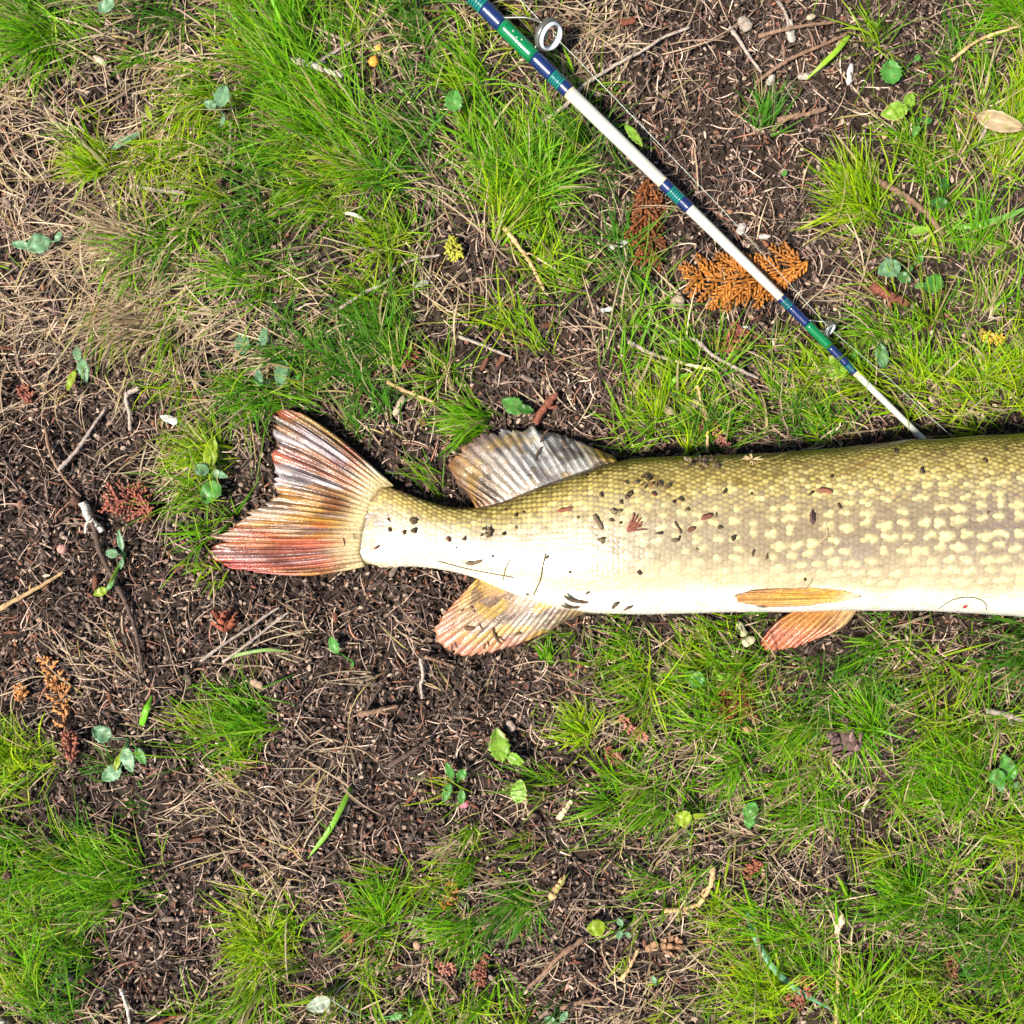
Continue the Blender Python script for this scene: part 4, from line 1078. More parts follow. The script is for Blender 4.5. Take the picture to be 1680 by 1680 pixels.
TW = [
 ('long grey twig passing under the upper white rod section', [(860, 226), (890, 200), (925, 176), (958, 141), (1005, 110), (1050, 85), (1090, 60), (1132, 44)], 6, 'g'),
 ('thick pale twig beside the bright upper left grass', [(474, 99), (500, 104), (530, 114), (562, 123)], 10, 'w'),
 ('thin twig rising from the thick pale twig', [(520, 104), (552, 84), (580, 66)], 6, 'g'),
 ('curved brown stick in the right hand grass', [(1420, 286), (1452, 304), (1488, 324), (1524, 354), (1550, 386)], 10, 'b'),
 ('stick half grey half cream left of the rod', [(1030, 560), (1068, 580), (1110, 593), (1172, 607)], 6, 'g'),
 ('grey forked twig lying across the central grass', [(556, 507), (600, 480), (636, 462), (650, 440), (680, 425), (722, 418)], 5, 'g'),
 ('tan knobbly stem in the grass left of the rod', [(818, 362), (846, 398), (874, 438), (892, 476)], 7, 't'),
 ('long dark twig curving down bare soil left of the tail', [(150, 848), (165, 905), (192, 958), (214, 1008), (227, 1060), (233, 1102)], 8, 'd'),
 ('grey twig leaning up from the bare soil at left', [(96, 772), (128, 738), (150, 702), (172, 670)], 6, 'g'),
 ('thin brown twig crossing the leaning grey one', [(74, 700), (84, 745), (108, 788), (132, 815)], 5, 'b'),
 ('short stout pale stub on bare soil at left', [(137, 824), (148, 850), (167, 872)], 12, 'w'),
 ('knobbly bent twig above the reddish frond', [(228, 637), (208, 650), (212, 678), (213, 706)], 7, 'g'),
 ('upper of two parallel grey twigs below the tail fin', [(330, 1084), (372, 1054), (420, 1022), (458, 996)], 5, 'g'),
 ('lower of two parallel grey twigs below the tail fin', [(366, 1086), (412, 1052), (450, 1022), (474, 1004)], 5, 'g'),
 ('crooked upright twig left of the pink fin edge', [(690, 1080), (694, 1108), (690, 1125), (693, 1146)], 6, 'g'),
 ('short twig reaching from the crooked one to the fin', [(695, 1077), (720, 1084), (746, 1095)], 6, 'b'),
 ('stubby dark twig on soil at lower centre', [(590, 1172), (620, 1166), (652, 1158)], 9, 'b'),
 ('thin dark twig leaning over the stubby one', [(588, 1188), (606, 1156), (626, 1124)], 4, 'd'),
 ('dark weathered stick pointing to the lone seedling', [(640, 1256), (668, 1238), (708, 1212)], 9, 'd'),
 ('tan straw stalk above the dorsal fin at left', [(635, 627), (672, 644), (712, 659)], 6, 't'),
 ('reddish bark stick leaning onto the dorsal fin', [(878, 692), (894, 668), (914, 644)], 12, 'r'),
 ('small grey twig between grass and dorsal fin', [(752, 552), (790, 566), (840, 586)], 5, 'g'),
 ('upright beaded twig touching the back of the pike', [(1144, 632), (1152, 668), (1160, 704), (1161, 742)], 6, 't'),
 ('winding brown twig right of the half cream stick', [(1097, 561), (1136, 556), (1168, 582), (1206, 602), (1244, 620)], 6, 'g'),
 ('orange-tan straw stalk at the left edge', [(-8, 1003), (48, 972), (103, 939)], 7, 't'),
 ('cream snapped stick in grass below the mint leaf', [(917, 1341), (938, 1314)], 9, 'c'),
 ('long brown twig running down to the bottom centre', [(958, 1540), (918, 1568), (886, 1604), (866, 1622)], 8, 'b'),
 ('small brown twig near the bottom centre edge', [(920, 1653), (950, 1644), (988, 1638)], 7, 'b'),
 ('tan splinter beside the bottom centre grass', [(1018, 1608), (1034, 1584), (1049, 1556)], 6, 't'),
 ('orange-cream root fork, upper branch, in lower right grass', [(1170, 1420), (1166, 1450), (1146, 1488)], 8, 't'),
 ('orange-cream root lying left of the root fork', [(1088, 1494), (1122, 1490), (1148, 1484)], 7, 't'),
 ('dark upright twig stub in the lower left grass', [(174, 1350), (177, 1372), (179, 1398)], 8, 'd'),
 ('dark slanting twig left of the upright stub', [(72, 1366), (90, 1388), (108, 1418)], 8, 'd'),
 ('brown stalk crossing the bottom left grass', [(92, 1506), (128, 1490), (166, 1480)], 6, 'b'),
 ('tall straw stalk at the bottom right centre', [(1377, 1566), (1374, 1620), (1372, 1684)], 7, 't'),
 ('left one of two short sticks in upper left grass', [(380, 197), (378, 232), (374, 268)], 4, 'g'),
 ('right one of two short sticks in upper left grass', [(389, 196), (386, 232), (381, 273)], 4, 'b'),
 ('grey stick lying below the yellow-green tuft', [(214, 305), (258, 312), (303, 315)], 7, 'g'),
 ('lower brown twig in the upper right twig pile', [(1240, 136), (1290, 101), (1340, 78), (1392, 54)], 6, 'b'),
 ('upper brown twig in the upper right twig pile', [(1244, 60), (1300, 46), (1376, 34)], 6, 'b'),
 ('slanting twig crossing the upper right twig pile', [(1198, 46), (1222, 82), (1250, 118)], 6, 'g'),
 ('thin steep twig at the top right edge', [(1276, 2), (1290, 26), (1296, 52)], 5, 'g'),
 ('flat brown splint below the upper right twig pile', [(1274, 198), (1312, 190), (1356, 177)], 9, 'b'),
 ('short grey twig under the dry curled leaf', [(1619, 203), (1612, 222), (1604, 242)], 7, 'g'),
 ('dark bark strip below the large oval leaf', [(1434, 470), (1460, 486), (1490, 498)], 15, 'r'),
 ('cream stick standing in lower right grass', [(1379, 1502), (1377, 1518), (1373, 1530)], 11, 'c'),
 ('thin grey twig in the bottom left corner soil', [(198, 1622), (208, 1648), (212, 1682)], 6, 'w'),
 ('reddish root along the bottom left edge', [(222, 1690), (262, 1676), (300, 1664)], 7, 'r'),
 ('thick cream stick entering at the bottom left corner', [(-10, 1668), (8, 1682), (24, 1696)], 13, 'w'),
 ('tan splinter on dark soil at bottom centre right', [(905, 1472), (914, 1456), (926, 1440)], 11, 't'),
 ('grey twig lying in grass at the right edge below the pike', [(1618, 1166), (1650, 1172), (1690, 1186)], 9, 'g'),
 ('pale twig at far right above the belly line', [(1560, 100), (1610, 64), (1680, 40)], 5, 't'),
 ('dark twig at the bottom middle soil', [(700, 1590), (730, 1608), (752, 1640)], 5, 'b'),
]
for l, p, w, tn in TW:
    twig(l, p, w, tn, tone2='c' if 'half cream' in l and 'stick half' in l else None)

# ------------------------------------------------------------------ cedar fronds
def cedar(label, base, tip, width, c, name='cedar_frond', nb=9, curve=0.1, up=.003, dens=1.0, cat='cedar frond', skew=0.0):
    rn = np.random.default_rng(sum(map(ord, label)))
    b = np.array(base, float); e = np.array(tip, float); L = np.linalg.norm(e - b); d = (e - b) / L; nrm = np.array([-d[1], d[0]])
    t = thing(name, label, cat)
    def shoot(acc, p0, ang, ln, w, col):
        m = max(5, int(ln / 4.2))
        s_ = np.linspace(0, 1, m)
        dirv = np.array([math.cos(ang), math.sin(ang)]); pr = np.array([-dirv[1], dirv[0]])
        q = p0[None] + dirv[None] * (s_ * ln)[:, None] + pr[None] * ((s_ ** 2) * ln * rn.normal(0, .10))[:, None]
        z0 = rn.uniform(0, .0035)
        P = np.array([PG(x, y, up + z0 + .0015 * math.sin(2.5 * k)) for (x, y), k in zip(q, s_)])
        rr = w * S * .5 * np.where(np.arange(m) % 2, 1.25, .7) * np.interp(s_, [0, .7, 1], [1, .95, .5])
        V, F = tube(P, rr, 5, .45)
        cc = col * (1 + .22 * np.where(np.arange(m) % 2, 1, -1))[:, None] * (1 + rn.normal(0, .08, (m, 1)))
        acc.add(V, F, np.vstack([np.repeat(cc, 5, 0), cc[:1], cc[-1:]]))
    # stem
    s_ = np.linspace(0, 1, 20)
    cv = b[None] + d[None] * (s_ * L)[:, None] + nrm[None] * (np.sin(np.pi * s_) * curve * L)[:, None]
    P = np.array([PG(x, y, up + .0022) for x, y in cv])
    a = Acc(); a.add(*tube(P, np.linspace(2.6, 1.2, 20) * S, 6), c * .7); obj('stem', a.mesh('stem'), M_cedar, t)
    for i in range(nb):
        for side in (-1, 1):
            f = (i + .35 + .3 * (side > 0) + rn.uniform(-.1, .1)) / nb
            if f > 1: continue
            k = min(19, int(f * 19)); p0 = cv[k]
            ln = width * .5 * (math.sin(math.pi * (f * .80 + .14)) ** .7) * rn.uniform(.85, 1.15) * 1.25
            an = math.atan2(d[1], d[0]) + side * R(44 + rn.uniform(-8, 8)) + skew
            acc = Acc(); col = c * rn.uniform(.75, 1.2)
            shoot(acc, p0, an, ln, 4.6, col)
            ns = max(2, int(ln / 8 * dens))
            for j in range(ns):
                for s2_ in (-1, 1):
                    g = (j + .5 + .25 * s2_) / ns
                    pj = p0 + np.array([math.cos(an), math.sin(an)]) * ln * g * .95
                    shoot(acc, pj, an + s2_ * R(36 + rn.uniform(-8, 8)), max(7, ln * .40 * (1.05 - g * .75)), 3.9, col * rn.uniform(.85, 1.15))
            obj('branchlet', acc.mesh('branchlet'), M_cedar, t)
    acc = Acc(); shoot(acc, cv[-3], math.atan2(d[1], d[0]), L * .12, 4, c); obj('branchlet', acc.mesh('branchlet'), M_cedar, t)
    return t
ORG = lin(178, 112, 44); ORB = lin(122, 72, 38); RED = lin(146, 86, 66); TAN = lin(190, 128, 74); PNK = lin(176, 116, 98)
cedar('orange dead cedar frond lying across under the rod', (1326, 428), (1122, 452), 104, ORG, nb=11, curve=-.10)
cedar('rusty brown dead cedar frond hanging left of the rod', (1066, 284), (1072, 446), 66, ORB, nb=11, curve=.05, skew=.0)
cedar('reddish curled cedar frond on bare soil left of the tail', (254, 846), (170, 830), 62, RED, nb=5, curve=.2)
cedar('reddish cedar tip curving beside the curled red frond', (240, 850), (222, 796), 26, RED * 1.1, nb=4, curve=.15)
cedar('tan cedar frond at the left edge below bare soil', (106, 1192), (68, 1078), 44, TAN, nb=7, curve=.08)
cedar('small tan cedar sprig left of the tan frond', (36, 1152), (30, 1128), 22, TAN, nb=3)
cedar('brick red cedar sprig beside the tan frond', (118, 1250), (108, 1204), 30, RED, nb=5)
cedar('orange cedar frond in the grass below the belly', (1196, 1092), (1226, 1172), 72, ORB * 1.15, nb=6, curve=.15)
cedar('reddish cedar frond in the bottom right grass', (1330, 1596), (1304, 1652), 48, RED, nb=5)
cedar('rusty cedar scrap beside the white chip', (1176, 578), (1216, 536), 44, RED, nb=5)
cedar('tiny red cedar tip above the dorsal fin', (664, 606), (676, 566), 18, RED, nb=4)
cedar('orange cedar tip in the lower central grass', (728, 1492), (740, 1448), 24, ORG * .9, nb=4)
cedar('small red cedar bit at the left bare soil', (52, 660), (36, 640), 22, RED * 1.1, nb=3)
cedar('yellow-green cedar tip in the central grass', (738, 386), (752, 422), 30, lin(180, 176, 60), nb=4)
cedar('yellow cedar scrap at the right edge', (1606, 546), (1646, 554), 16, lin(206, 166, 60), nb=4)
cedar('red cedar sprig at the bottom centre soil', (796, 1562), (790, 1616), 22, RED, nb=5)
cedar('pinkish cedar twig in grass below the belly', (1016, 1172), (1064, 1210), 14, PNK, nb=6)
cedar('orange-red cedar scrap on dark soil below the belly', (992, 1226), (1020, 1246), 20, RED * 1.1, nb=3)
cedar('dark red cedar strip in the bottom left grass', (42, 1490), (114, 1522), 14, lin(96, 48, 38), nb=7)
cedar('rusty cedar sprig in the right hand grass by the pink chip', (1250, 1412), (1226, 1440), 18, RED, nb=4)
cedar('pink cedar bit near the bottom centre', (714, 1584), (744, 1586), 18, PNK, nb=4)
cedar('small red cedar sprig in the bottom left centre grass', (566, 1520), (576, 1544), 14, RED, nb=4)
cedar('reddish cedar strip left of the orange frond base', (1172, 700), (1208, 742), 10, PNK, nb=5)
cedar('rusty sprig above the dorsal fin stick', (1180, 690), (1150, 705), 12, RED, nb=4)
cedar('brown cedar strip in the bottom right corner grass', (1568, 1560), (1564, 1600), 20, lin(150, 96, 70), nb=5)

# ------------------------------------------------------------------ cones, pods, chips
def blob(r, seed, n1=9, n2=12, lump=.12):
    u_, v_ = np.meshgrid(np.linspace(0, math.pi, n1), np.linspace(0, 2 * math.pi, n2, endpoint=False), indexing='ij')
    rr = 1 + lump * (fbm(np.cos(v_) * 2 + 5, u_ * 2 + np.sin(v_) * 2, seed, 2) - .5) * 2
    V = np.stack([np.sin(u_) * np.cos(v_) * rr * r[0], np.sin(u_) * np.sin(v_) * rr * r[1], np.cos(u_) * rr * r[2]], -1)
    ii = np.arange(n1 * n2).reshape(n1, n2)
    F = np.stack([ii[:-1].ravel(), ii[1:].ravel(), np.roll(ii, -1, 1)[1:].ravel(), np.roll(ii, -1, 1)[:-1].ravel()], 1)
    return V.reshape(-1, 3), F
def cone(label, px, py, size, c, ang=0.0):
    rn = np.random.default_rng(int(px)); t = thing('seed_cone', label, 'cone')
    r = size * S / 2; p = PG(px, py, r * .55)
    a = Acc(); V, F = blob((r * .8, r * .55, r * .5), 3); a.add(place(V, p, ang, 0), F, c * .5); obj('core', a.mesh('core'), M_bark, t)
    for i in range(26):
        u_ = rn.uniform(-.9, .9); az = i * 2.4 + rn.normal(0, .2)
        rad = math.sqrt(1 - u_ * u_) * .62 * r
        q = np.array([u_ * r * .85, math.cos(az) * rad, math.sin(az) * rad * .85])
        V, F, C = leaf_mesh(r * .75, r * .48, 'd', serr=.03, cup=.4, bend=.35, seed=i)
        n_ = np.array([.75 + .2 * u_, math.cos(az) * .8, math.sin(az) * .8]); n_ /= np.linalg.norm(n_)
        e1 = n_; e2 = np.cross((1, .1, .05), e1); e2 /= np.linalg.norm(e2); e3 = np.cross(e1, e2)
        W_ = q + V[:, :1] * e1 + V[:, 1:2] * e2 + V[:, 2:3] * e3
        me = mesh_from('cone_scale', place(W_, p, ang, 0), F, c * rn.uniform(.65, 1.3) * np.ones((len(V), 1)))
        o = obj('cone_scale', me, M_bark, t); md = o.modifiers.new('thickness', 'SOLIDIFY'); md.thickness = .0005
cone('open grey-brown cone in the right hand grass below the pike', 1388, 1214, 66, lin(132, 104, 96), 2.6)
cone('small reddish cone on soil below the tail fin', 369, 1022, 40, lin(150, 84, 62), 1.6)
cone('broken brown cone in the bottom centre grass', 1098, 1552, 34, lin(150, 112, 84), .4)
def pod(label, px, py, L, W, c, ang, name='seed_pod', cat='seed pod', group=None, tipc=None):
    r = (L * S / 2, W * S / 2, W * S / 2 * .85); p = PG(px, py, r[2] * .75 + .0026)
    V, F = blob(r, int(px) % 90); V[:, 0] += .15 * r[0] * (np.abs(V[:, 1]) < r[1] * .3)
    a = Acc(); C = np.tile(c, (len(V), 1)) * (1 + .2 * (fbm(V[:, 0] * 900, V[:, 1] * 900, 5, 2) - .5))[:, None]
    a.add(place(V, p, R(ang), .05), F, C)
    e = p + np.array([math.cos(R(ang)), math.sin(R(ang)), 0]) * r[0]
    a.add(*tube([e * .98 + p * .02, e + (e - p) * .18, e + (e - p) * .32], [r[1] * .3, r[1] * .16, r[1] * .05], 5), c * .7)
    o = obj(name, a.mesh(name), M_bark, label=label, category=cat)
    if group: o['group'] = group
for l, x, y, L, W, c, an in [
    ('round brown seed pod in the tuft left of the rod', 874, 300, 15, 13, lin(112, 74, 56), 60),
    ('dark oval pod in grass at lower centre', 838, 1366, 24, 17, lin(86, 66, 60), 40),
    ('oval brown pod in the bottom left centre grass', 608, 1573, 22, 13, lin(112, 78, 66), 15),
    ('pale pear-shaped pod at bottom centre soil', 684, 1550, 15, 13, lin(178, 138, 112), 290),
    ('dark round pod at the left edge, lower grass', 12, 1436, 20, 18, lin(82, 60, 50), 80),
    ('dark pod near the bottom left corner', 20, 1570, 22, 20, lin(70, 56, 48), 70),
    ('dark round pod in straw at bottom left', 114, 1600, 22, 20, lin(66, 56, 58), 30),
    ('brown round pod beside the bottom left tuft', 190, 1480, 18, 16, lin(96, 66, 56), 20),
    ('pinkish round pod on bare soil at left', 102, 900, 18, 16, lin(186, 134, 120), 30),
    ('dark round pod touching the stout pale stub', 124, 822, 18, 17, lin(88, 62, 50), 100),
    ('dark purple-brown pod in straw at left', 92, 511, 16, 15, lin(86, 62, 62), 10),
    ('tan pod below the orange frond under the belly', 1228, 1196, 16, 12, lin(166, 126, 92), 170),
    ('brown pod among the grass near the lower lime leaf', 846, 1505, 12, 22, lin(124, 98, 84), 80),
    ('pink pod in the grass below the belly', 1260, 1284, 14, 20, lin(180, 120, 104), 100),
    ('brown oval pod left of the bright four-leaved seedling', 34, 828, 18, 14, lin(120, 90, 74), 60),
    ('bright orange-tan curled pod in the upper grass', 613, 101, 18, 17, lin(206, 146, 60), 70),
    ('small orange pod above the curled one', 621, 79, 13, 11, lin(212, 158, 74), 60),
    ('tan pod beside the thin steep twig', 1330, 28, 16, 10, lin(170, 150, 128), 10),
    ('grey-brown pod between dry leaf and lime cluster', 1452, 222, 14, 11, lin(190, 150, 112), 250)]:
    pod(l, x, y, L, W, c, an)
def chip(label, px, py, L, W, c, ang, name='wood_chip', cat='wood chip', group=None, up=0.0, th=.28):
    rn = np.random.default_rng(int(px * 7 + py))
    m = 7; s_ = np.linspace(-.5, .5, m) * L * S
    w = W * S / 2 * np.interp(np.linspace(0, 1, m), [0, .15, .8, 1], [.45, 1, .95, .35]) * (1 + rn.normal(0, .12, m))
    ct = W * S * th; cz = rn.normal(0, .12, m) * ct + .9 * ct * (np.linspace(-1, 1, m) ** 2)
    V = np.stack([np.stack([s_ + rn.normal(0, .03 * L * S, m), sy * w, cz + sz * ct / 2], 1) for sy, sz in ((-1, -1), (1, -1), (.9, 1), (-.85, 1))], 1).reshape(-1, 3)
    F = []
    for i in range(m - 1):
        for j in range(4): a_ = 4 * i + j; b_ = 4 * i + (j + 1) % 4; F.append((a_, b_, b_ + 4, a_ + 4))
    F += [(0, 3, 2, 1), (4 * m - 4, 4 * m - 3, 4 * m - 2, 4 * m - 1)]
    p = PG(px, py, ct * .7 + .0022 + up)
    me = mesh_from(name, place(V, p, R(ang), rn.normal(0, .08), rn.normal(0, .12)), F, c * .72 * (1 + rn.normal(0, .1, (len(V), 1))), smooth=False)
    o = obj(name, me, M_bark, label=label, category=cat)
    if group: o['group'] = group
for l, x, y, L, W, c, an in [
    ('bright white chip beside the rusty cedar scrap', 1218, 541, 24, 11, lin(238, 234, 224), 15),
    ('cream chip in grass at the upper left', 166, 100, 24, 11, lin(216, 200, 170), 150),
    ('upright white chip below the upper right twig pile', 1394, 122, 32, 10, lin(222, 216, 204), 85),
    ('pale wedge chip above the tail stalk', 655, 666, 36, 12, lin(200, 180, 150), 65),
    ('white flake on soil above the bright seedling', 279, 688, 28, 14, lin(240, 236, 222), 160),
    ('pale chip on the soil below the anal fin', 838, 1190, 18, 13, lin(178, 156, 140), 120),
    ('grey-cream chip in grass next to the reddish pelvic fin', 1228, 1052, 22, 14, lin(206, 196, 158), 25),
    ('pale yellow fragment beside the grey-cream chip', 1216, 1032, 26, 14, lin(200, 196, 150), 120),
    ('grey flake right above the orange frond', 1216, 376, 20, 14, lin(190, 178, 168), 70),
    ('white sliver on the orange frond edge', 1254, 388, 20, 9, lin(216, 208, 196), 10),
    ('grey oval chip left of the rusty frond', 1014, 402, 38, 12, lin(190, 184, 172), 20),
    ('small white pebble-like chip above the pike', 996, 508, 20, 9, lin(216, 210, 198), 10),
    ('tan flake in the soil left of the small guide', 1112, 498, 20, 26, lin(190, 170, 140), 80),
    ('beige chip in the central grass', 690, 466, 28, 10, lin(190, 186, 158), 15),
    ('cream chip beside the orange-red scrap', 420, 1122, 24, 14, lin(190, 160, 130), 150),
    ('flat tan chip at the back of the pike', 1090, 668, 36, 14, lin(180, 156, 120), 145),
    ('round tan chip at the back of the pike', 1136, 664, 26, 18, lin(176, 160, 124), 30),
    ('grey chip standing near the twig pile', 1297, 52, 34, 15, lin(196, 186, 168), 100),
    ('pale grey chip at the top centre right', 1222, 40, 26, 18, lin(170, 154, 138), 130),
    ('pale husk beside the lime blade', 1318, 126, 20, 12, lin(196, 180, 160), 10),
    ('whitish husk below the pale husk', 1264, 132, 18, 12, lin(196, 186, 172), 60),
    ('orange flake in straw at left', 178, 458, 22, 9, lin(214, 150, 84), 160),
    ('bright orange flake below the straw patch', 157, 512, 15, 11, lin(226, 156, 56), 30),
    ('yellow-orange flake in the bottom right grass', 1204, 1590, 13, 9, lin(206, 160, 40), 100),
    ('brown grey chip in lower right grass', 1564, 1463, 36, 12, lin(160, 132, 116), 30),
    ('white sliver in lower right grass', 1420, 1320, 26, 6, lin(206, 196, 170), 60),
    ('small white chip at lower centre right', 1368, 1580, 18, 8, lin(200, 190, 170), 170),
    ('pale flake over faded leaf at the bottom', 532, 1648, 26, 10, lin(228, 224, 206), 130),
    ('tan flat chip near the bottom of the soil', 1070, 1552, 24, 12, lin(176, 136, 100), 35),
    ('red-brown bark chip near the top centre', 1030, 36, 26, 12, lin(130, 74, 56), 10)]:
    chip(l, x, y, L, W, c, an)
# the larger nameless bits on the bare soil
rn = np.random.default_rng(5)
cnt = 0
while cnt < 140:
    x, y = rn.uniform(8, 1672), rn.uniform(8, 1672)
    q = P2W(x, y)
    X1, Y1 = np.array([q[0]]), np.array([q[1]])
    if in_foot(X1, Y1)[0] or cell(GREEN, X1, Y1)[0] > 3.4 + rn.normal(0, .6): continue
    if rod_dist(q[None])[0][0] < .02: continue
    col = [lin(112, 92, 80), lin(140, 118, 104), lin(86, 68, 58), lin(122, 78, 58), lin(146, 126, 110)][rn.integers(5)] * rn.uniform(.8, 1.15)
    tone = 'pale' if col.sum() > .55 else ('reddish' if col[0] > 2.2 * col[2] else ('dark' if col.sum() < .22 else 'brown'))
    zone = 'on bare soil left of the tail fin' if x < 520 and 500 < y < 1130 else ('on dark soil below the tail and anal fins' if y > 900 and x < 900 else ('on soil above the back of the pike' if y > 450 and y < 760 else ('among the twigs right of the rod' if y < 450 and x > 900 else ('in the straw and grass at upper left' if y < 760 else 'between grass tufts at lower right'))))
    if rn.random() < .4: pod(f'small {tone} seed husk lying loose {zone}', x, y, rn.uniform(9, 15), rn.uniform(6, 9), col, rn.uniform(0, 360), 'seed_husk', 'seed husk', f'{tone} seed husks {zone}')
    else: chip(f'small {tone} bark chip lying loose {zone}', x, y, rn.uniform(12, 28), rn.uniform(5, 10), col, rn.uniform(0, 360), 'bark_chip', 'bark chip', f'{tone} bark chips {zone}')
    cnt += 1
# dry curled leaf at the upper right
t = thing('dry_leaf', 'pale tan dry curled leaf at the right edge, upper part', 'leaf')
PAL['t'] = (lin(206, 186, 150), lin(176, 150, 110))
V, F, C = leaf_mesh(76 * S, 30 * S, 't', cup=.5, bend=.25, serr=.03, seed=4)
o = obj('blade', mesh_from('dry_leaf', place(V, PG(1602, 188, .010), R(-18), .06, .5), F, C), M_dry, t); md = o.modifiers.new('thickness', 'SOLIDIFY'); md.thickness = .0004
a = Acc(); a.add(*tube(smooth_poly([PG(1602, 188, .010), PG(1594, 184, .008), PG(1586, 186, .004)], 8), .0006, 6), lin(170, 140, 100)); obj('stem', a.mesh('stem'), M_dry, t)
# pink petal by the lone seedling
chip('tiny pink petal at the foot of the lone seedling', 762, 1320, 16, 11, lin(206, 130, 140), 20, 'petal', 'petal')

# ------------------------------------------------------------------ named tufts
def tuft(label, px, py, n, az, azs, L, tint, dead=.12, e0=.7, wid=.00072, spread=.004, dr=1.0):
    p = PG(px, py)
    arr = tuft_blades(p[0], p[1], n, spread, R(az), azs, L, e0, wid, tint, dead, dr)
    a = Acc(); a.add(*blades(*arr))
    obj('grass_tuft', a.mesh('grass_tuft'), M_grass, label=label, category='grass tuft')
tuft('yellow-green grass tuft fanning left beside the long narrow leaf', 176, 280, 170, 168, .55, .030, 'y')
tuft('dense bright grass tuft at the upper left edge', 84, 62, 190, 205, .6, .040, 'g')
tuft('large bright green tuft sweeping up-left at the top', 492, 108, 300, 128, .45, .050, 'g', spread=.010)
tuft('long grass tuft sweeping left at upper left centre', 556, 212, 300, 148, .45, .048, 'g', spread=.012)
tuft('round spiky tuft holding a seed pod left of the rod', 884, 318, 260, 120, 1.6, .038, 'g', spread=.005)
tuft('leafy tuft below the curved brown stick', 1420, 340, 260, 140, .6, .040, 'y', spread=.007)
tuft('upright blue-green tuft right of the upper rod', 1248, 206, 70, 90, .6, .028, 'b', e0=.9)
tuft('small tuft fanning left beside the bright seedling', 362, 752, 120, 165, .5, .032, 'y')
tuft('grass tuft pointing left on soil at the lower left', 422, 1188, 150, 165, .55, .036, 'g', spread=.007)
tuft('broad-bladed tuft just below the anal fin', 902, 1082, 34, 118, .3, .018, 'g', wid=.0012, spread=.002)
tuft('mossy yellow-green tuft below the belly', 962, 1204, 130, 140, .7, .024, 'y')
tuft('grass tuft beside the open cone', 1428, 1196, 170, 130, .55, .036, 'g')
tuft('bright grass tuft in the top right corner', 1672, 22, 200, 150, .6, .040, 'g', spread=.008)
tuft('grass tuft fanning left above the dorsal fin', 796, 690, 170, 178, .45, .034, 'g')
tuft('tall grass standing against the back of the pike', 1160, 716, 120, 110, .6, .030, 'b', spread=.007)
tuft('dark green grass along the back near the rod end', 1340, 706, 150, 120, .7, .026, 'b', spread=.012)
tuft('curled grass tuft in the bottom left centre', 632, 1508, 110, 120, .8, .032, 'g')
tuft('grass tuft swept left at lower centre', 770, 1520, 110, 190, .5, .030, 'g')
tuft('dark spiky grass tuft at lower centre right', 860, 1468, 110, 215, .7, .030, 'b')
tuft('dense bright tuft in the lower right grass', 1500, 1480, 220, 150, .9, .036, 'g', spread=.008)
tuft('bright tuft in the bottom right grass', 1260, 1640, 220, 140, .8, .036, 'y', spread=.008)
tuft('sweeping tuft near the right edge below the pike', 1580, 1290, 260, 150, .5, .044, 'g', spread=.010)
tuft('mossy bright tuft at the lower left edge', 24, 1250, 240, 150, 1.2, .026, 'y', spread=.010)
tuft('spreading bright tuft at the lower left', 200, 1430, 220, 168, .6, .036, 'g', spread=.010)
tuft('dead straw tuft lying left at the left side', 250, 520, 200, 196, .35, .044, 'm', dead=1.0, e0=.4, spread=.008)
tuft('straw tuft fanning left above the dead tuft', 232, 400, 200, 172, .5, .040, 'm', dead=1.0, e0=.4, spread=.009)
tuft('small bleached straw tuft on soil at lower centre', 745, 1384, 60, 205, .4, .018, 'm', dead=1.0, e0=.35, spread=.003)

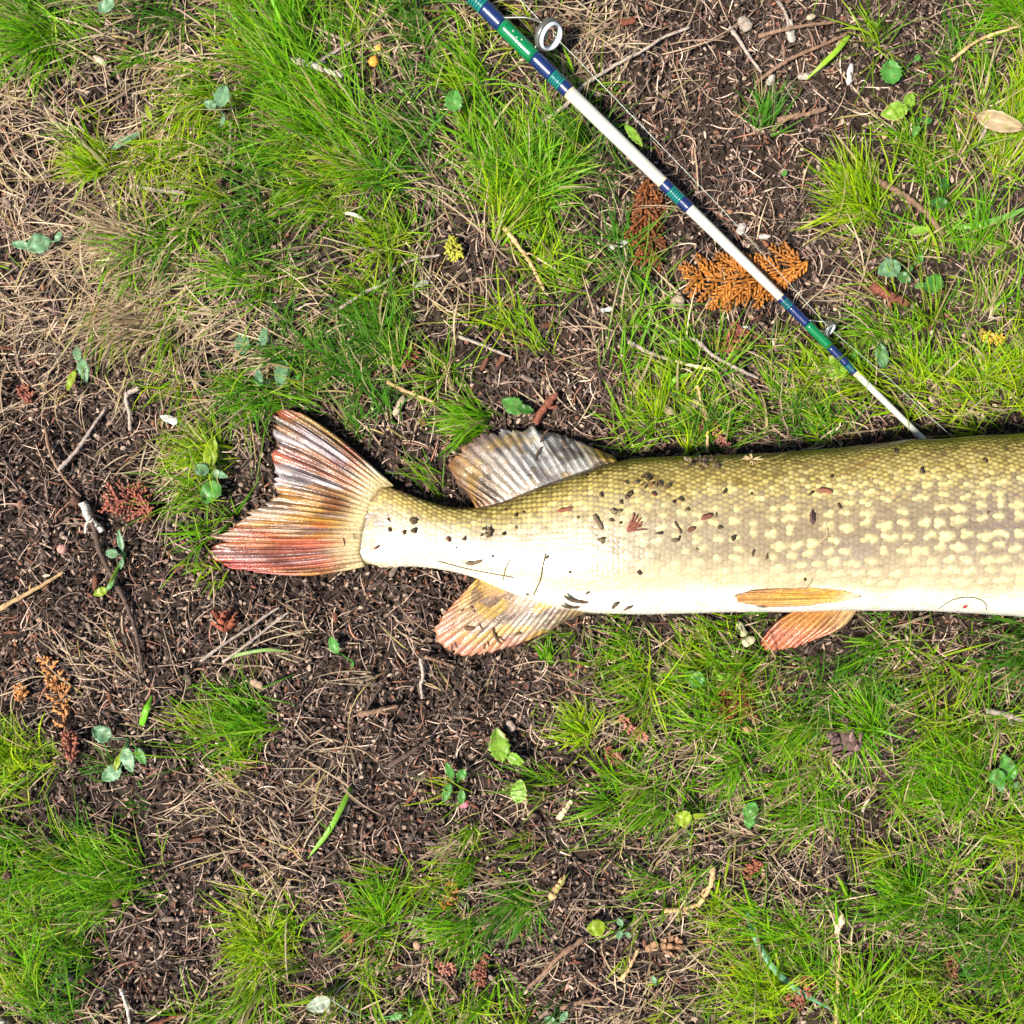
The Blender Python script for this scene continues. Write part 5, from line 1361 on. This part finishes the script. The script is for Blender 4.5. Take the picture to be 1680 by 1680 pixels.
# ------------------------------------------------------------------ dirt on the pike
def on_fish(px, py):
    z = .03
    for _ in range(5):
        p = P2W(px, py, z); zt_ = float(fish_top(p[0], p[1])); z = zt_ if zt_ > 0 else .009
    return P2W(px, py, z)
def zone_label(px, py):
    if px < 760: return 'dark crumb of soil stuck to the pale tail stalk', 'dirt crumbs on the tail stalk'
    if py > 930: return 'small dark crumb on the white belly of the pike', 'dirt crumbs on the belly'
    if px < 1000: return 'dark crumb on the flank between dorsal and anal fin', 'dirt crumbs between the fins'
    if px < 1200: return 'dark crumb on the littered upper flank behind the dorsal fin', 'dirt crumbs behind the dorsal fin'
    return 'dark crumb on the clean spotted flank towards the right', 'dirt crumbs on the right flank'
def crumb(px, py, L, W, c, ang, label, group, name='dirt_crumb', kind='pod', z=None):
    if label == LB:
        label, group = zone_label(px, py)
        label = ('larger ' if L > 10 else 'tiny ' if L < 7 else 'small ') + label.replace('small ', '') + (', upper half' if py < 850 and px > 1000 else '')
    p = on_fish(px, py) if z is None else P2W(px, py, z)
    cy, a_, b_, zc = [float(q) for q in fish_at(np.array([p[0]]))]
    tilt = 0
    if kind == 'pod':
        r = (L * S / 2, W * S / 2, min(L, W) * S * .3); V, F = blob(r, int(px) % 70, 5, 6, .8); V = V * RNG.uniform(.75, 1.25, V.shape)
    else:
        s_ = np.linspace(-.5, .5, 7) * L * S
        V, F = tube(np.stack([s_, .08 * L * S * np.sin(s_ * 4 / (L * S) + px), np.abs(s_) * .1], 1), W * S / 2 * np.array([.5, .9, 1, .85, 1, .8, .4]), 6, .7); r = (0, 0, W * S * .3)
    ny = np.clip((p[1] - cy) / a_, -.95, .95) if z is None else 0
    sl_ = ny * b_ / a_ / max(.25, math.sqrt(1 - ny * ny))
    Q = place(V, np.array([0, 0, 0]), R(ang), 0)
    Q[:, 2] -= Q[:, 1] * sl_
    Q = Q + p + np.array([0, 0, r[2] * .8 + .0006])
    a = Acc(); a.add(Q, F, c * RNG.uniform(.7, 1.5))
    o = obj(name, a.mesh(name, False), M_bark, label=label, category='dirt', group=group)
DB, DG, RB = lin(76, 60, 44), lin(104, 88, 66), lin(116, 72, 54)
A2 = lambda x, y: (680 + x / 3.36, 660 + y / 3.36)
A3 = lambda x, y: (1180 + x / 3.36, 660 + y / 3.36)
A1 = lambda x, y: (320 + x / 3.818, 640 + y / 3.818)
rn = np.random.default_rng(9)
LB = 'dark crumb of soil stuck to the flank of the pike'; GB = 'dirt crumbs on the pike'
for x, y, L, W in [(1180, 510, 16, 9), (1030, 510, 10, 8), (1100, 600, 12, 8), (1085, 650, 8, 7), (1140, 550, 8, 6), (560, 620, 7, 6), (495, 725, 7, 7), (560, 690, 6, 5), (275, 750, 6, 8), (855, 935, 5, 4), (1240, 940, 11, 5), (1440, 760, 13, 7), (1555, 810, 6, 4), (1035, 755, 8, 10), (1500, 590, 9, 5), (1430, 550, 7, 5), (1290, 420, 11, 11), (1350, 720, 12, 5), (625, 1060, 9, 3), (955, 1050, 7, 4), (430, 1025, 8, 5), (690, 1110, 4, 4), (1110, 1115, 7, 14), (1185, 1130, 15, 5), (430, 850, 6, 4), (730, 855, 8, 4), (230, 803, 3, 3), (900, 635, 6, 5), (1130, 600, 7, 6), (1135, 665, 5, 5), (1660, 620, 6, 5), (1460, 745, 5, 4), (950, 400, 8, 5), (600, 605, 5, 4), (500, 590, 7, 4)]:
    crumb(*A2(x, y), L, W, DB if rn.random() < .7 else DG, rn.uniform(0, 180), LB, GB)
for x, y, L, W in [(505, 500, 14, 6), (660, 570, 13, 5), (75, 745, 9, 9), (2, 690, 6, 8), (185, 830, 8, 5), (260, 855, 10, 4), (470, 975, 5, 5), (970, 270, 10, 8), (30, 490, 9, 6), (1480, 608, 4, 4), (1460, 320, 10, 7), (175, 502, 4, 4), (620, 410, 6, 6)]:
    crumb(*A3(x, y), L, W, DB, rn.uniform(30, 120), LB, GB)
for x, y, L, W in [(1375, 815, 9, 13), (1375, 875, 7, 10), (1310, 890, 9, 7), (1220, 875, 10, 6), (1590, 935, 8, 6), (1145, 980, 12, 5), (1215, 810, 8, 3)]:
    crumb(*A1(x, y), L, W, DB if y < 900 else RB, rn.uniform(30, 150), LB, GB)
crumb(*A3(510, 635), 18, 8, lin(80, 58, 56), 92, 'long dark seed stuck on the middle of the flank', 'dirt crumbs on the pike', 'seed')
crumb(*A3(1110, 370), 14, 6, lin(90, 74, 58), 80, 'slim brown seed on the upper flank at right', 'dirt crumbs on the pike', 'seed')
crumb(*A3(235, 1125), 16, 5, lin(120, 104, 92), -8, 'grey flake lying on the folded yellow pelvic fin', 'dirt crumbs on the pike', 'flake')
for x, y, L, W, an, cc, lb in [(330, 880, 28, 6, 5, DG, 'short segmented dark strip on the lower tail stalk'), (900, 1088, 46, 6, -20, DB, 'long dark strip on the belly above the anal fin'), (880, 1125, 40, 5, -12, DB, 'lower dark strip on the belly above the anal fin'), (1010, 660, 26, 8, -70, DG, 'brown splinter on the flank below the dorsal fin'), (1450, 690, 20, 4, 110, DB, 'thin dark splinter near the middle of the flank'), (830, 590, 24, 7, 25, RB, 'reddish flake on the upper tail stalk flank'), (1610, 630, 18, 8, 30, RB, 'rust coloured sprig on the upper flank'), (1525, 700, 12, 7, 40, RB, 'small rusty flake below the rust coloured sprig')]:
    crumb(*A2(x, y), L, W, cc, an, lb, 'strips of litter on the pike', 'bark_strip', 'tube')
crumb(*A3(580, 490), 22, 8, RB * 1.2, -4, 'rust red cedar bit on the flank at right', 'strips of litter on the pike', 'bark_strip', 'tube')
crumb(*A3(1350, 1130), 7, 5, lin(150, 50, 50), 20, 'tiny red speck on the white belly', 'strips of litter on the pike', 'speck')
# clumps of crumbs
def clump(label, px, py, n, rad, cols, lens=(5, 13)):
    t = thing('soil_clump', label, 'soil clump'); r_ = np.random.default_rng(int(px))
    for i in range(n):
        x, y = px + r_.normal(0, rad), py + r_.normal(0, rad * .55)
        p = on_fish(x, y); L = r_.uniform(*lens); V, F = blob((L * S / 2, L * S * .24, L * S * .2), i, 7, 8, .3)
        a = Acc(); a.add(place(V, p + np.array([0, 0, .001 + r_.uniform(0, .002)]), r_.uniform(0, 6.3), r_.normal(0, .4)), F, cols[r_.integers(len(cols))] * r_.uniform(.7, 1.3))
        obj('crumb', a.mesh('crumb'), M_bark, t)
clump('dark clump of soil on the ridge of the back', 1150, 757, 26, 11, [DB, DG, lin(110, 96, 80)])
clump('dark soil clump on the tail stalk', 802, 874, 12, 7, [DB, DG])
clump('scattered brown crumbs on the upper flank', 1062, 800, 16, 22, [DB, DG, RB])
def frond_on(label, px, py, n, L, c):
    t = thing('cedar_scrap', label, 'cedar frond'); r_ = np.random.default_rng(int(px))
    for i in range(n):
        an = R(40 + 70 * (i / n - .5)); P = [on_fish(px + math.cos(an) * L * k * (.6 + .4 * r_.random()), py - math.sin(an) * L * k) + (0, 0, .001 + .0005 * i / n) for k in np.linspace(0, 1, 7)]
        a = Acc(); a.add(*tube(P, S * 1.7 * np.array([.6, 1.2, .8, 1.3, .8, 1.1, .4]), 5, .5), c * r_.uniform(.8, 1.2)); obj('branchlet', a.mesh('branchlet'), M_cedar, t)
frond_on('fanned rust red cedar scrap on the flank of the pike', *A2(1170, 710), 6, 34, lin(128, 74, 58))
t = thing('straw_tuft', 'little frayed straw tuft on the back of the pike', 'straw'); r_ = np.random.default_rng(3)
for i in range(12):
    p = on_fish(1233, 754) + (0, 0, .001); an = r_.uniform(0, 6.28)
    q = p + np.array([math.cos(an) * 16 * S, math.sin(an) * 9 * S, r_.uniform(.0, .005)])
    a = Acc(); a.add(*tube([p, (p + q) / 2 + (0, 0, .001), q], [.0005, .0004, .0002], 5), lin(206, 180, 130)); obj('straw', a.mesh('straw'), M_dry, t)
# loose fibres lying over the pike
def fibre(label, pts, c, w=1.3):
    P = np.array([on_fish(x, y) for x, y in smooth_poly(np.array(pts, float), 16)]) + (0, 0, .0010)
    a = Acc(); a.add(*tube(P, w * S / 2, 5), c); obj('plant_fibre', a.mesh('plant_fibre'), M_dry, label=label, category='fibre')
fibre('long thin stem standing across the lower flank above the anal fin', [A2(722, 835), A2(705, 910), A2(690, 985), A2(655, 1062)], lin(120, 100, 40), 1.8)
fibre('short thin stem left of the long one on the belly', [A2(524, 868), A2(500, 920), A2(487, 980)], lin(140, 120, 60))
fibre('thin hair on the lower tail stalk edge', [A2(130, 876), A2(300, 920), A2(545, 966)], lin(110, 96, 60))
fibre('dark hair beside the folded pelvic fin', [A3(452, 1042), A3(490, 1012), A3(512, 975)], lin(100, 90, 60))
fibre('dark looped hair on the white belly at right', [A3(1205, 1138), A3(1280, 1090), A3(1370, 1074), A3(1440, 1090), A3(1470, 1120), A3(1468, 1145)], lin(70, 60, 50), 1.2)
fibre('straw fibre running along the upper back', [A3(10, 420), A3(120, 360), A3(260, 320), A3(420, 262)], lin(176, 150, 80), 1.5)
fibre('pale straw fibre on the upper flank', [A3(680, 410), A3(720, 370), A3(880, 300)], lin(160, 110, 70), 1.3)
fibre('short pale straw on the flank at right', [A3(830, 425), A3(855, 395), A3(885, 360)], lin(220, 200, 150), 1.3)
fibre('faint straw fibre across the middle flank', [A3(480, 830), A3(540, 780), A3(590, 730), A3(585, 670)], lin(214, 190, 140), 1.2)
# bits on the fins
for x, y, L, W, an in [(906 - 13, 715, 26, 4, 50), (880, 752, 40, 4, 58), (860, 690, 14, 6, 30), (925, 727, 12, 6, 120)]:
    lb = f'{"long" if L > 30 else "middling" if L > 20 else "short" if L > 13 else "tiny"} dark bark splinter on the dorsal fin'
    crumb(x, y, L, W, DB, an, lb, 'splinters on the dorsal fin', 'bark_splinter', 'tube', z=.0125)
for x, y, L, W, an in [(782, 1012, 42, 5, -55), (815, 1043, 30, 5, -60), (742, 1062, 14, 3, 80), (770, 1030, 16, 8, 20), (800, 1000, 10, 5, 60), (850, 1040, 12, 5, 20), (830, 1010, 9, 5, 140), (760, 1000, 9, 4, 20), (880, 1030, 8, 4, 50), (795, 1060, 10, 4, 100)]:
    lb = f'{"long" if L > 25 else "short" if L > 11 else "tiny"} brown bark splinter on the {"pink tip" if x < 768 else "middle" if x < 812 else "front edge"} of the anal fin'
    crumb(x, y, L, W, lin(96, 74, 56), an, lb, 'splinters on the anal fin', 'bark_splinter', 'tube', z=.0105)
crumb(565, 888, 12, 3, DB, 90, 'small dark splinter at the root of the tail fin', 'strips of litter on the pike', 'bark_strip', 'tube', z=.013)
